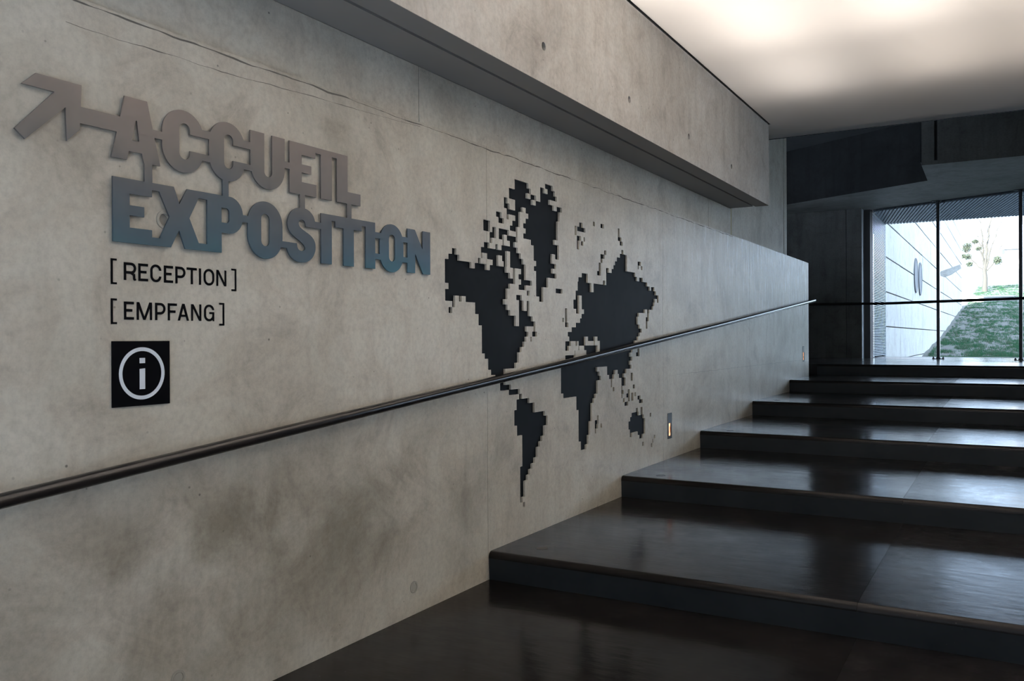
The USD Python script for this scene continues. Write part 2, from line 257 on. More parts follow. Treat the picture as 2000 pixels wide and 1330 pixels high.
# ================================================================ the setting
# ---- wall with the cast-in world map: (y, z relative to the eye, mm)
MAP = [[[4980,-359,4951,-359,4948,-358,4947,-355,4947,-178,4948,-176,4951,-175,5011,-175,5011,-117,5012,-114,5014,-113,5148,-113,5148,-86,5149,-84,5156,-83,5158,-84,5159,-86,5159,-144,5384,-144,5384,-113,5334,-113,5332,-112,5331,-110,5331,-83,5302,-83,5300,-82,5298,-79,5298,-52,5221,-52,5221,-79,5220,-82,5218,-83,5208,-82,5207,-79,5207,-55,5208,-53,5211,-52,5211,-21,5190,-21,5190,-48,5189,-51,5187,-52,5168,-52,5166,-51,5165,-48,5165,-21,5095,-21,5095,-48,5094,-51,5092,-52,5063,-52,5063,-79,5062,-82,5060,-83,5015,-83,5013,-82,5012,-79,5012,-25,5013,-22,5015,-21,5070,-21,5070,9,5050,11,5049,13,5049,37,5050,39,5053,40,5106,40,5106,67,5107,70,5110,71,5170,71,5170,98,5171,101,5173,102,5235,102,5235,129,5236,131,5238,132,5259,132,5259,160,5260,162,5262,163,5296,163,5296,194,5266,194,5263,195,5262,197,5262,286,5221,286,5221,166,5220,164,5218,163,5178,163,5176,164,5175,166,5175,194,5138,194,5136,195,5135,197,5135,252,5136,254,5138,255,5168,255,5168,313,5169,315,5171,316,5200,317,5200,374,5201,377,5204,378,5211,378,5212,405,5213,408,5215,409,5264,409,5264,436,5265,438,5268,439,5356,439,5358,438,5359,436,5359,378,5413,378,5416,377,5417,374,5417,317,5454,317,5454,374,5455,377,5458,378,5615,378,5615,405,5616,408,5618,409,5649,409,5651,408,5652,405,5652,378,5671,378,5671,497,5672,500,5675,501,5713,501,5716,500,5717,497,5717,470,5768,470,5768,497,5769,500,5772,501,5802,501,5802,528,5803,530,5806,531,5831,531,5831,559,5832,561,5834,562,5865,562,5865,589,5866,592,5869,593,5923,593,5924,620,5925,622,5927,624,5953,624,5953,651,5954,653,5956,654,5986,654,5988,653,5990,651,5990,624,6053,624,6056,622,6057,620,6057,501,6217,501,6219,500,6220,497,6220,470,6256,470,6258,469,6259,466,6259,439,6305,439,6305,466,6306,469,6309,470,6373,470,6375,469,6376,466,6377,439,6471,439,6473,438,6474,436,6475,409,6525,409,6527,408,6528,405,6528,378,6563,378,6563,405,6564,408,6566,409,6630,409,6632,408,6633,405,6633,378,6665,378,6667,377,6668,374,6668,347,6725,347,6728,346,6729,344,6729,289,6728,287,6725,286,6695,286,6693,287,6692,289,6691,316,6649,316,6649,289,6648,287,6646,286,6629,286,6629,259,6628,256,6626,255,6600,255,6600,228,6598,225,6596,224,6520,224,6520,197,6518,195,6516,194,6508,194,6508,136,6506,133,6504,132,6476,132,6476,74,6475,72,6473,71,6445,71,6443,72,6442,74,6442,160,6443,162,6445,163,6473,163,6473,224,6423,224,6423,197,6422,195,6419,194,6295,194,6295,166,6294,164,6292,163,6270,163,6270,102,6303,102,6305,101,6306,98,6306,71,6348,71,6350,70,6351,67,6351,44,6350,41,6348,40,6311,40,6311,13,6310,11,6307,10,6276,9,6276,-18,6275,-20,6272,-21,6213,-21,6213,-48,6212,-51,6210,-52,6156,-52,6156,-110,6155,-112,6152,-113,6116,-113,6116,-144,6148,-144,6151,-145,6152,-148,6152,-171,6151,-174,6148,-175,6112,-175,6112,-205,6132,-205,6135,-206,6136,-209,6136,-233,6135,-235,6132,-236,6037,-236,6037,-263,6036,-266,6034,-267,5990,-267,5990,-297,6017,-298,6019,-299,6020,-301,6020,-355,6019,-358,6017,-359,5958,-359,5958,-390,5979,-390,5981,-391,5982,-393,5982,-417,5981,-419,5979,-420,5959,-420,5959,-448,5958,-450,5944,-451,5942,-450,5941,-448,5941,-298,5899,-298,5897,-296,5896,-294,5896,-267,5875,-267,5873,-266,5872,-263,5872,-236,5825,-236,5824,-263,5823,-266,5821,-267,5800,-267,5800,-294,5799,-296,5797,-298,5768,-298,5768,-355,5767,-358,5765,-359,5750,-359,5748,-358,5746,-355,5746,-298,5719,-298,5716,-296,5715,-294,5715,-267,5684,-267,5681,-266,5680,-263,5680,-205,5508,-205,5508,-236,5540,-236,5543,-237,5544,-240,5544,-267,5568,-267,5571,-268,5572,-270,5572,-294,5571,-296,5568,-298,5514,-298,5514,-386,5513,-389,5510,-390,5478,-390,5478,-417,5477,-419,5475,-420,5453,-420,5452,-448,5451,-450,5449,-451,5419,-451,5419,-570,5418,-573,5415,-574,5386,-574,5386,-662,5385,-665,5383,-666,5357,-666,5357,-724,5356,-726,5354,-727,5323,-727,5323,-755,5322,-757,5320,-758,5241,-758,5239,-757,5238,-755,5238,-697,5209,-697,5206,-696,5205,-693,5205,-482,5176,-482,5174,-481,5172,-478,5172,-390,4983,-390,4981,-389,4980,-386],[5474,-52,5508,-52,5511,-53,5512,-55,5512,-113,5554,-113,5554,-21,5519,-21,5517,-20,5516,-18,5516,9,5474,9],[5319,-52,5450,-52,5450,-21,5363,-21,5360,-20,5359,-18,5359,9,5319,9]],[[3670,255,3670,286,3641,286,3639,287,3638,289,3638,405,3639,408,3641,409,3671,409,3671,436,3672,438,3675,439,3704,439,3704,466,3705,469,3708,470,3741,470,3743,469,3744,466,3744,439,3767,439,3770,438,3771,436,3771,409,3885,409,3887,408,3888,405,3888,378,3922,378,3922,405,3924,408,3926,409,3955,409,3955,436,3956,438,3959,439,3978,439,3980,438,3981,436,3981,409,4039,409,4041,408,4042,405,4042,378,4078,378,4078,405,4079,408,4082,409,4108,409,4108,439,4053,439,4051,440,4050,443,4050,470,4000,470,4000,443,3999,440,3990,439,3987,440,3986,443,3986,497,3987,500,3990,501,4017,501,4017,528,4018,530,4021,531,4070,531,4073,530,4074,528,4074,501,4140,501,4140,528,4141,530,4144,531,4163,531,4166,530,4167,528,4167,501,4205,501,4205,528,4206,530,4217,531,4217,562,4179,562,4177,563,4176,566,4176,620,4177,622,4179,624,4289,624,4291,622,4292,620,4292,593,4373,593,4373,623,4305,624,4303,625,4302,627,4302,651,4303,653,4305,654,4330,654,4330,681,4331,684,4334,685,4364,685,4364,716,4290,716,4290,688,4289,686,4287,685,4269,685,4266,686,4265,688,4265,746,4238,746,4236,747,4235,750,4235,804,4236,807,4238,808,4270,808,4273,807,4274,804,4274,777,4294,777,4296,776,4298,774,4298,746,4363,746,4363,808,4297,808,4294,809,4293,811,4293,866,4294,868,4297,869,4359,869,4359,927,4360,929,4363,930,4520,930,4523,929,4524,927,4524,900,4552,900,4554,899,4555,896,4555,873,4554,870,4551,869,4511,869,4511,838,4551,838,4551,866,4552,868,4555,869,4616,869,4619,868,4620,866,4620,842,4619,839,4575,838,4575,808,4616,808,4616,835,4617,837,4620,838,4675,838,4675,927,4676,929,4678,930,4725,930,4728,929,4729,927,4729,900,4772,900,4772,930,4742,930,4740,932,4739,934,4739,958,4740,960,4742,961,4837,961,4840,960,4841,958,4841,931,4868,930,4871,929,4872,927,4872,900,4894,900,4897,899,4898,896,4898,873,4897,870,4894,869,4801,869,4801,838,4852,838,4855,837,4856,835,4856,808,4897,808,4897,835,4898,837,4900,838,4964,838,4967,837,4968,835,4968,811,4967,809,4964,808,4935,808,4934,750,4933,747,4931,746,4909,746,4909,627,4908,625,4905,624,4865,623,4865,593,4921,593,4924,592,4925,589,4925,504,4924,502,4921,501,4875,501,4873,502,4872,504,4872,531,4830,531,4830,470,4882,470,4884,469,4885,466,4885,443,4884,440,4882,439,4836,439,4836,409,4884,409,4887,408,4888,405,4888,381,4887,379,4884,378,4774,378,4774,320,4773,318,4771,316,4707,316,4707,228,4706,225,4703,224,4659,224,4657,225,4656,228,4656,255,4621,255,4618,256,4617,259,4617,409,4594,409,4591,410,4590,412,4590,436,4591,438,4594,439,4618,439,4618,470,4590,470,4588,471,4587,474,4587,562,4557,562,4554,563,4553,566,4553,593,4463,593,4461,594,4460,596,4460,620,4461,622,4463,624,4488,624,4488,654,4464,654,4461,655,4460,658,4460,681,4461,684,4464,685,4489,685,4489,712,4490,715,4492,716,4522,716,4522,746,4493,746,4491,747,4490,750,4490,777,4450,777,4450,750,4449,747,4447,746,4420,746,4420,658,4419,655,4417,654,4389,654,4389,566,4388,563,4386,562,4358,562,4358,531,4391,531,4393,530,4394,528,4394,501,4424,501,4426,500,4427,497,4427,470,4453,470,4456,469,4457,466,4457,439,4482,439,4485,438,4486,436,4486,347,4560,347,4563,346,4564,344,4564,320,4563,318,4560,316,4491,316,4491,289,4490,287,4487,286,4405,286,4403,287,4402,289,4402,313,4403,315,4405,316,4431,317,4431,347,4405,347,4402,348,4401,351,4401,374,4402,377,4405,378,4430,378,4430,409,4359,409,4359,320,4358,318,4356,316,4300,316,4300,289,4299,287,4297,286,4268,286,4268,228,4266,225,4264,224,4237,224,4237,194,4266,194,4268,193,4269,190,4269,163,4296,163,4299,162,4300,160,4300,132,4361,132,4364,131,4365,129,4365,71,4403,71,4403,224,4376,224,4374,225,4372,228,4372,252,4374,254,4376,255,4435,255,4438,254,4439,252,4439,224,4454,224,4457,223,4458,221,4458,163,4499,163,4499,221,4500,223,4502,224,4527,224,4529,223,4530,221,4531,132,4566,132,4569,131,4570,129,4570,102,4600,102,4603,101,4604,98,4604,40,4622,40,4624,39,4625,37,4625,13,4624,11,4622,10,4568,10,4566,11,4565,13,4565,37,4566,39,4568,40,4581,40,4581,71,4494,71,4494,40,4514,39,4515,37,4515,13,4514,11,4512,9,4490,9,4490,-18,4489,-20,4487,-21,4464,-21,4464,-48,4463,-51,4460,-52,4431,-52,4431,-79,4430,-82,4428,-83,4399,-83,4399,-140,4398,-143,4395,-144,4366,-144,4366,-171,4365,-174,4362,-175,4241,-175,4241,-267,4302,-267,4304,-268,4306,-270,4306,-297,4404,-298,4407,-299,4408,-301,4408,-325,4406,-328,4432,-328,4435,-329,4436,-332,4436,-359,4521,-359,4523,-360,4524,-362,4524,-390,4586,-390,4588,-391,4589,-393,4589,-451,4720,-451,4723,-452,4724,-454,4724,-482,4755,-482,4758,-483,4759,-485,4759,-540,4758,-542,4755,-543,4719,-543,4719,-601,4718,-603,4716,-604,4685,-605,4685,-632,4684,-634,4681,-635,4655,-635,4655,-662,4654,-665,4651,-666,4623,-666,4623,-724,4622,-726,4620,-727,4590,-727,4590,-755,4589,-757,4587,-758,4557,-758,4557,-785,4556,-788,4553,-789,4526,-789,4526,-816,4525,-818,4523,-819,4498,-819,4498,-847,4497,-849,4494,-850,4467,-850,4467,-939,4466,-941,4464,-942,4438,-942,4438,-969,4437,-972,4435,-973,4414,-973,4411,-972,4410,-969,4410,-762,4411,-759,4414,-758,4436,-758,4436,-574,4378,-574,4376,-573,4375,-570,4375,-512,4346,-512,4344,-511,4343,-509,4343,-424,4344,-421,4346,-420,4371,-420,4371,-362,4372,-360,4374,-359,4402,-359,4402,-331,4404,-329,4286,-328,4283,-327,4282,-325,4282,-298,4188,-298,4186,-296,4184,-294,4184,-236,4135,-236,4132,-235,4131,-233,4131,-205,4089,-205,4087,-204,4086,-202,4086,-175,4059,-175,4056,-174,4055,-171,4055,-113,4024,-113,4021,-112,4020,-110,4020,-83,3994,-83,3992,-82,3991,-79,3991,71,3962,71,3959,72,3958,74,3958,132,3928,132,3925,133,3924,136,3924,194,3834,194,3832,195,3831,197,3831,224,3792,224,3792,197,3791,195,3771,194,3769,195,3768,197,3767,224,3731,224,3730,166,3729,164,3727,163,3707,163,3705,164,3704,166,3704,194,3643,194,3640,195,3639,197,3639,252,3640,254,3643,255],[4260,378,4296,378,4299,377,4300,374,4300,347,4335,347,4335,409,4305,409,4303,410,4302,412,4302,501,4265,501,4265,412,4264,410,4260,409],[4233,531,4300,531,4300,562,4270,562,4268,563,4267,566,4267,593,4233,593],[4169,409,4230,409,4230,439,4213,440,4212,443,4212,470,4169,470]],[[6102,-697,6079,-697,6076,-696,6075,-693,6075,-639,6076,-636,6079,-635,6109,-635,6110,-608,6111,-606,6113,-604,6137,-604,6137,-577,6138,-575,6140,-574,6227,-574,6227,-547,6228,-544,6230,-543,6263,-543,6266,-544,6267,-547,6267,-574,6279,-574,6281,-575,6282,-577,6282,-604,6323,-604,6323,-547,6324,-544,6327,-543,6361,-543,6363,-544,6364,-547,6365,-604,6388,-604,6390,-606,6391,-608,6391,-635,6415,-635,6417,-636,6418,-639,6418,-755,6417,-757,6415,-758,6369,-758,6369,-785,6368,-788,6365,-789,6301,-789,6298,-788,6297,-785,6297,-758,6265,-758,6262,-757,6261,-755,6261,-727,6145,-727,6145,-755,6144,-757,6142,-758,6105,-758,6103,-757,6102,-755]],[[5919,746,5948,746,5951,745,5952,743,5952,716,5974,716,5976,715,5977,712,5977,688,5976,686,5974,685,5925,685,5922,686,5921,688,5921,716,5890,716,5887,717,5886,719,5886,804,5887,807,5890,808,5916,808,5918,807,5919,804]],[[5199,716,5197,717,5196,719,5196,743,5197,745,5199,746,5229,746,5229,774,5230,776,5233,777,5279,777,5281,776,5282,774,5282,746,5321,746,5323,745,5324,743,5324,719,5323,717,5321,716]],[[5485,-635,5485,-662,5484,-665,5481,-666,5466,-665,5465,-662,5465,-577,5466,-575,5469,-574,5504,-574,5504,-547,5505,-544,5507,-543,5527,-543,5530,-544,5531,-547,5531,-601,5530,-603,5527,-604,5516,-605,5516,-632,5515,-634,5512,-635]],[[4080,593,4016,593,4013,594,4012,596,4012,651,4013,653,4016,654,4078,654,4080,653,4081,651,4081,596]],[[6291,-482,6264,-482,6262,-481,6261,-478,6261,-454,6262,-452,6264,-451,6317,-451,6320,-452,6321,-454,6321,-482,6364,-482,6367,-483,6368,-485,6368,-509,6367,-511,6364,-512,6295,-512,6292,-511,6291,-509]],[[5543,470,5543,528,5544,530,5546,531,5577,531,5578,528,5578,443,5577,440,5575,439,5518,439,5515,440,5514,443,5514,466,5515,469,5518,470]],[[5010,190,5011,193,5014,194,5036,194,5039,193,5040,190,5040,102,5052,102,5055,101,5056,98,5056,74,5055,72,5052,71,5014,71,5011,72,5010,74]],[[4077,589,4078,592,4081,593,4106,593,4106,620,4107,622,4110,624,4141,624,4144,622,4145,620,4145,566,4144,563,4141,562,4105,562,4105,535,4104,532,4101,531,4080,531,4078,532,4077,535]],[[6067,-420,6067,-393,6068,-391,6071,-390,6099,-390,6101,-391,6102,-393,6102,-478,6101,-481,6099,-482,6072,-482,6069,-481,6068,-478,6068,-451,6040,-451,6037,-450,6036,-448,6036,-424,6037,-421,6040,-420]],[[5192,681,5193,684,5196,685,5250,685,5252,684,5253,681,5253,658,5252,655,5250,654,5226,654,5226,596,5225,594,5223,593,5196,593,5193,594,5192,596]],[[4173,685,4151,685,4149,686,4148,688,4148,712,4149,715,4151,716,4204,716,4207,715,4208,712,4208,685,4231,685,4234,684,4235,681,4235,658,4234,655,4231,654,4176,654,4174,655,4173,658]],[[6236,-144,6233,-143,6232,-140,6232,-117,6233,-114,6236,-113,6265,-113,6265,-86,6266,-84,6269,-83,6300,-83,6303,-84,6304,-86,6304,-140,6303,-143,6300,-144]],[[5603,531,5575,532,5574,535,5574,589,5575,592,5577,593,5640,592,5642,589,5642,566,5640,563,5638,562,5606,562,5606,535,5605,532]],[[4882,286,4879,287,4878,289,4878,313,4879,315,4882,316,4970,316,4972,315,4973,313,4973,289,4972,287,4970,286]],[[6296,562,6296,535,6295,532,6292,531,6276,532,6275,535,6275,589,6276,592,6278,593,6338,593,6340,592,6341,589,6341,566,6340,563,6338,562]],[[6162,-267,6164,-268,6166,-270,6166,-325,6164,-327,6162,-328,6128,-328,6126,-327,6125,-325,6125,-270,6126,-268,6128,-267]],[[6171,-420,6173,-421,6174,-424,6174,-478,6173,-481,6171,-482,6138,-482,6136,-481,6135,-478,6135,-424,6136,-421,6138,-420]],[[6000,-485,6001,-483,6004,-482,6064,-482,6067,-483,6068,-485,6068,-509,6067,-511,6064,-512,6004,-512,6001,-511,6000,-509]],[[5158,688,5158,743,5159,745,5162,746,5183,746,5185,745,5186,743,5186,717,5186,688,5185,686,5182,685,5161,685,5159,686]],[[5630,808,5632,807,5633,804,5633,780,5632,778,5630,777,5580,777,5578,778,5577,780,5577,804,5578,807,5580,808]],[[6168,-390,6166,-389,6165,-386,6165,-362,6166,-360,6168,-359,6202,-359,6205,-360,6206,-362,6206,-386,6205,-389,6202,-390]],[[6353,-823,6354,-820,6356,-819,6385,-819,6388,-820,6389,-823,6389,-847,6388,-849,6385,-850,6356,-850,6354,-849,6353,-847]],[[5669,593,5638,593,5637,596,5637,620,5638,622,5641,624,5669,624,5672,622,5673,620,5673,596,5672,594]],[[5255,651,5256,653,5259,654,5287,654,5290,653,5291,651,5291,627,5290,625,5287,624,5259,624,5256,625,5255,627]],[[6522,-635,6519,-634,6518,-632,6518,-608,6519,-606,6522,-604,6549,-604,6551,-606,6552,-608,6552,-632,6551,-634,6549,-635]],[[3700,163,3702,162,3703,160,3703,136,3702,133,3700,132,3674,132,3671,133,3670,136,3670,160,3671,162,3674,163]],[[6002,-478,6001,-481,5999,-482,5973,-482,5971,-481,5970,-478,5970,-454,5971,-452,5973,-451,5999,-451,6001,-452,6002,-454]],[[4530,286,4532,285,4534,282,4534,259,4532,256,4530,255,4505,255,4502,256,4501,259,4501,282,4502,285,4505,286]],[[6202,-451,6199,-450,6198,-448,6198,-424,6199,-421,6202,-420,6227,-420,6229,-421,6230,-424,6230,-448,6229,-450,6227,-451]],[[5448,804,5449,807,5452,808,5477,808,5479,807,5480,804,5480,780,5479,778,5477,777,5452,777,5449,778,5448,780]],[[6341,559,6342,561,6344,562,6369,562,6371,561,6372,559,6372,535,6371,532,6369,531,6344,531,6342,532,6341,535]],[[6642,-816,6641,-818,6638,-819,6615,-819,6612,-818,6611,-816,6611,-792,6612,-790,6615,-789,6638,-789,6641,-790,6642,-792]],[[5806,-359,5808,-360,5809,-362,5809,-386,5808,-389,5806,-390,5783,-390,5780,-389,5779,-386,5779,-362,5780,-360,5783,-359]],[[5563,-635,5560,-634,5559,-632,5559,-608,5560,-606,5563,-604,5585,-604,5587,-606,5588,-608,5588,-632,5587,-634,5585,-635]],[[6549,-881,6547,-880,6546,-877,6546,-854,6547,-851,6549,-850,6570,-850,6572,-851,6573,-854,6573,-877,6572,-880,6570,-881]],[[4441,-976,4442,-974,4445,-973,4463,-973,4465,-974,4466,-976,4466,-1000,4465,-1003,4463,-1004,4445,-1004,4442,-1003,4441,-1000]],[[6580,-850,6578,-849,6576,-847,6576,-823,6578,-820,6580,-819,6596,-820,6597,-823,6597,-847,6596,-849]],[[5299,654,5297,655,5296,658,5296,681,5297,684,5299,685,5315,684,5316,681,5316,658,5315,655]],[[4976,102,4973,103,4972,105,4972,129,4973,131,4976,132,4992,131,4993,129,4993,105,4992,103]],[[4545,10,4557,8,4558,6,4558,-18,4557,-20,4554,-21,4545,-21,4543,-20,4542,-18,4542,6,4543,8]]]
land = [Polygon(np.array(r[0]).reshape(-1, 2) / 1000.0, [np.array(h).reshape(-1, 2) / 1000.0 for h in r[1:]]) for r in MAP]
land = [Polygon(np.array(p.exterior.coords) + (0, EYE), [np.array(h.coords) + (0, EYE) for h in p.interiors]) for p in land]
all_land = unary_union(land)
TOP = 1.06 + EYE
PL = [(-5.0, 1.30), (1.30, 4.046), (4.046, 6.83), (6.83, 9.58), (9.58, 12.38), (12.38, 12.82)]
light_boxes = [(6.982, EYE - .748), (12.46, EYE - .236)]
pockets = unary_union([sbox(y - .052, z - .109, y + .052, z + .109) for y, z in light_boxes])
plug_spots = [(3.36, EYE - 1.202), (1.996, EYE - 1.174)]
tie_spot = (1.949, EYE + .41)
tie = Point(tie_spot).buffer(.020)

wall = thing('wall_left', kind='structure', label='long beige concrete wall with recessed black world map and steel lettering')
zb = lambda y: -.62
import meshkit
def jag(y0, y1, zf, w, seed, step=.03):
    yy_ = np.arange(y0, y1 + step, step); nz = meshkit.fbm(np.stack([yy_ * 9, yy_ * 0 + seed, yy_ * 0], 1), 4, seed); n2 = meshkit.fbm(np.stack([yy_ * 14, yy_ * 0, yy_ * 0 + seed], 1), 3, seed + 5)
    mid = zf(yy_) + (nz - .5) * .016; hw = w * np.clip(.25 + 1.9 * (n2 - .32), .12, 1.6)
    return Polygon(list(zip(yy_, mid + hw)) + list(zip(yy_[::-1], (mid - hw)[::-1]))).buffer(0)
for i, (a, b) in enumerate(PL):
    g = .0016
    shp = sbox(a + g, -.62, b - g if i < 5 else b, TOP).difference(all_land).difference(pockets).difference(tie)
    face = plate(shp, -.0145, 0.0)
    obj('concrete_panel', face, C_WALL, wall)
obj('wall_core', cat(bx(-.26, -.0140, -5, 6.93, -.62, TOP), bx(-.26, -.0140, 7.034, 12.41, -.62, TOP), bx(-.26, -.0140, 12.51, 12.82, -.62, TOP), bx(-.26, -.0140, 6.93, 7.034, -.62, EYE - .857), bx(-.26, -.0140, 6.93, 7.034, EYE - .639, TOP),
    bx(-.26, -.0140, 12.41, 12.51, -.62, EYE - .345), bx(-.26, -.0140, 12.41, 12.51, EYE - .127, TOP)), C_HOLE, wall)
obj('wall_end', bx(-.26, -.0001, 12.8205, 12.8225, -.62, TOP), C_WALL, wall)
obj('wall_coping', bx(-.26, -.0005, -5, 12.82, TOP + .0002, TOP + .002), C_WALL, wall)
obj('ledge_crack', plate(jag(-2.0, 8.9, lambda y: TOP - .012 + y * 0, .0030, 3), .0001, .0007), CRACK, wall)
obj('hairline_crack', plate(jag(1.6, 3.42, lambda y: EYE + np.interp(y, [1.6, 2.2, 3.42], [.975, .985, 1.035]), .0014, 8), .0001, .0006), CRACK, wall)
for y, z in plug_spots:
    obj('tie_plug', cat(disc((.0005, y, z), .019, .003, 0), ring((.001, y, z), .021, .029, .004)), C_PLUG, wall)
obj('tie_plug', cat(ring((.0005, *tie_spot), .020, .030, .005), disc((-.009, *tie_spot), .019, .004, 0)), C_PLUG, wall)

# ---- the black inlay: one thing, a plate for each landmass
wm = thing('world_map', label='large black pixel-edged world map set into the concrete wall beside the stairs', cat='wall map')
for p in land:
    obj('landmass', plate(p, -.0138, -.0122), INLAY, wm)

# ---- upper wall, set back above the ledge
up = thing('wall_upper', kind='structure', label='set-back concrete wall band between ledge and bulkhead')
for a, b in ((-5.0, 1.10), (1.10, 3.453), (3.453, 5.806), (5.806, 8.16), (8.16, 8.935)):
    obj('concrete_panel', bevel_box(-.22, -.022, a + .0028, b - .0028, TOP - .005, EYE + 1.345, .003), C_UPPER, up)
obj('joint_backing', bx(-.215, -.030, -5.0, 8.93, TOP - .005, EYE + 1.340), C_HOLE, up)
obj('sealant_joint', bx(-.2, -.0235, 8.936, 8.974, TOP - .005, EYE + 1.36), SEAL, up)
blue = thing('wall_far', kind='structure', label='smooth grey concrete wall behind the end of the bulkhead')
obj('concrete_panel', bevel_box(-.26, -.045, 8.975, 11.47, TOP - .005, EYE + 3.0, .003), C_UPPER, blue)
obj('concrete_panel', bevel_box(-.26, -.040, 11.474, 11.63, TOP - .005, EYE + 3.0, .003), C_UPPER, blue)

# ---- bulkhead beam with tie holes, soffit board and shadow gap
bh = thing('bulkhead', kind='structure', label='deep concrete bulkhead beam running along the wall under the luminous ceiling')
beam = trimesh_to = m3.Manifold.cube((.138, 13.92, .822)).translate((.237, -5.0, EYE + 1.344))
tie_y = [-.73, .46, 1.65, 2.84, 4.02, 5.20, 6.39, 7.56]
tz = [EYE + 1.54] * 6 + [EYE + 1.539, EYE + 1.508]
for y, z in zip(tie_y, tz):
    beam -= m3.Manifold.cylinder(.05, .023, .022, 20).rotate((0, 90, 0)).translate((.352, y, z))
obj('concrete_beam', beam, C_BEAM, bh)
for y, z in zip(tie_y, tz):
    obj('tie_hole', disc((.3545, y, z), .0225, .004, 0, 20), C_HOLE, bh)
obj('soffit_board', bx(-.21, .213, -5.0, 8.915, EYE + 1.3452, EYE + 1.365), SOFFIT, bh)
obj('beam_underside', bx(.2372, .3745, -5.0, 8.919, EYE + 1.3425, EYE + 1.3438), SOFFIT, bh)
obj('shadow_gap', bx(.205, .2368, -5.0, 8.90, EYE + 1.366, EYE + 1.372), BLACK, bh)
obj('cavity_cap', bx(-.02, .237, 8.905, 8.918, EYE + 1.365, EYE + 2.16), C_BEAM, bh)

# ---- luminous ceiling
ce = thing('ceiling', kind='structure', label='backlit white stretch ceiling glowing above the stairs')
obj('stretch_membrane', bx(.392, 5.58, -4.95, CEIL_Y1, CEIL_Z, CEIL_Z + .0015), MEMBRANE, ce)
obj('stretch_membrane', bx(-.03, .392, 8.93, CEIL_Y1, CEIL_Z, CEIL_Z + .0015), MEMBRANE, ce)
obj('edge_profile', cat(bx(.376, .3915, -4.95, 8.925, CEIL_Z + .004, CEIL_Z + .02), bx(-.03, 5.58, CEIL_Y1, CEIL_Y1 + .012, CEIL_Z - .004, CEIL_Z + .06)), FRAME, ce)
obj('plenum', cat(bx(.376, 5.60, -5.0, CEIL_Y1 + .02, CEIL_Z + .62, CEIL_Z + .66), bx(.30, .378, -5.0, 8.93, CEIL_Z + .02, CEIL_Z + .64), bx(-.06, 5.6, CEIL_Y1 - .02, CEIL_Y1, CEIL_Z + .004, CEIL_Z + .64),
    bx(-.08, -.03, 8.9, CEIL_Y1, CEIL_Z + .01, CEIL_Z + .64), bx(-.06, .376, 8.9, CEIL_Y1, CEIL_Z + .62, CEIL_Z + .66), bx(-.06, .376, 8.88, 8.925, CEIL_Z + .01, CEIL_Z + .64)), PLENUM, ce)
obj('plenum_end', bx(-.06, 5.6, CEIL_Y1 - .20, CEIL_Y1 - .17, CEIL_Z + .01, CEIL_Z + .62), FRAME, ce)

# ---- room shell out of view
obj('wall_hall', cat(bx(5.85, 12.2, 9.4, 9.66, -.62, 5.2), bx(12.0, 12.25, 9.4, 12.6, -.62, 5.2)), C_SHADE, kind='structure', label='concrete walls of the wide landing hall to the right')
obj('wall_right', bx(5.6, 5.85, -5.2, 9.66, -.62, 5.2), C_ROOM, kind='structure', label='concrete wall on the right side of the stairs')
obj('wall_behind', bx(-.5, -.225, -5.2, 8.95, -.62, EYE + 3.6), C_ROOM, kind='structure', label='core of the building behind the map wall')
obj('wall_back', bx(-.3, 5.85, -5.2, -5.0, -.62, 5.2), C_ROOM, kind='structure', label='concrete wall behind the lowest steps')
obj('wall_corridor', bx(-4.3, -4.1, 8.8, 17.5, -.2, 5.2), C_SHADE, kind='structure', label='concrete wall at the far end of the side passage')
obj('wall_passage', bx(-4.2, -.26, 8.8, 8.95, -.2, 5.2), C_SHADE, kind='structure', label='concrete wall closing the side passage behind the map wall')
obj('ceiling_passage', cat(bx(-4.3, 12.2, 9.62, 18.2, EYE + 3.4, EYE + 3.6), bx(-4.3, -.2, 8.8, 9.62, EYE + 3.4, EYE + 3.6), bx(-4.3, 12.2, CEIL_Y1 + .02, CEIL_Y1 + .06, CEIL_Z + .1, EYE + 3.6), bx(-4.3, 5.85, -5.2, CEIL_Y1 + .06, CEIL_Z + .70, CEIL_Z + .9)), C_SHADE, kind='structure', label='raw ceiling beyond the luminous ceiling, shade painted into its colour')

# ---- stairs
T0, TD, RH = 4.05, 1.878, .155
st = thing('staircase', label='broad shallow staircase of polished near-black steps rising past the world map', cat='stairs', kind='structure')
XJ = 1.912
for i in range(-3, 6):
    y0, z = T0 + TD * i, RH * (i + 1)
    s = thing('step', st)
    obj('core', bx(.004, 5.596, y0 + .016, y0 + TD - .002, z - RH - .02, z - .0365), BLACK, s)
    r = .030
    for a, b, m in ((.001, XJ - .0008, 0), (XJ + .0008, 3.80, 1), (3.8016, 5.599, 0)):
        # tread slab with a pencil-rounded nosing
        slab = [(y0 + TD + .012, z - .036), (y0 + TD + .012, z)] + [(y0 + r - r * math.sin(t), z - r + r * math.cos(t)) for t in np.linspace(0, np.pi / 2, 9)] + [(y0, z - .036)]
        obj('tread_slab', along_x(slab, a, b), TREAD[m], s, smooth=40)
    face = [(y0 + .10, z - .0361), (y0 + .0006, z - .0361), (y0 + .006, z - RH + .0005), (y0 + .10, z - RH + .0005)]
    obj('riser', along_x(face, .001, 5.599), RISER, s)
for i, (x, y) in enumerate([(.223, 4.261), (.251, 6.09), (.246, 7.948), (.222, 9.911)]):
    z = RH * (i + 1)
    obj('bronze_cap', cat(disc((x, y, z + .0002), .034, .002), ) if i == 0 else ring((x, y, z + .0002), .030, .036, .002, 2), BRONZE if i == 0 else FRAME, st)
ZL = EYE - .405
fl = thing('floor', kind='structure', label='polished dark landing floor in front of the window wall')
LY = T0 + 5 * TD
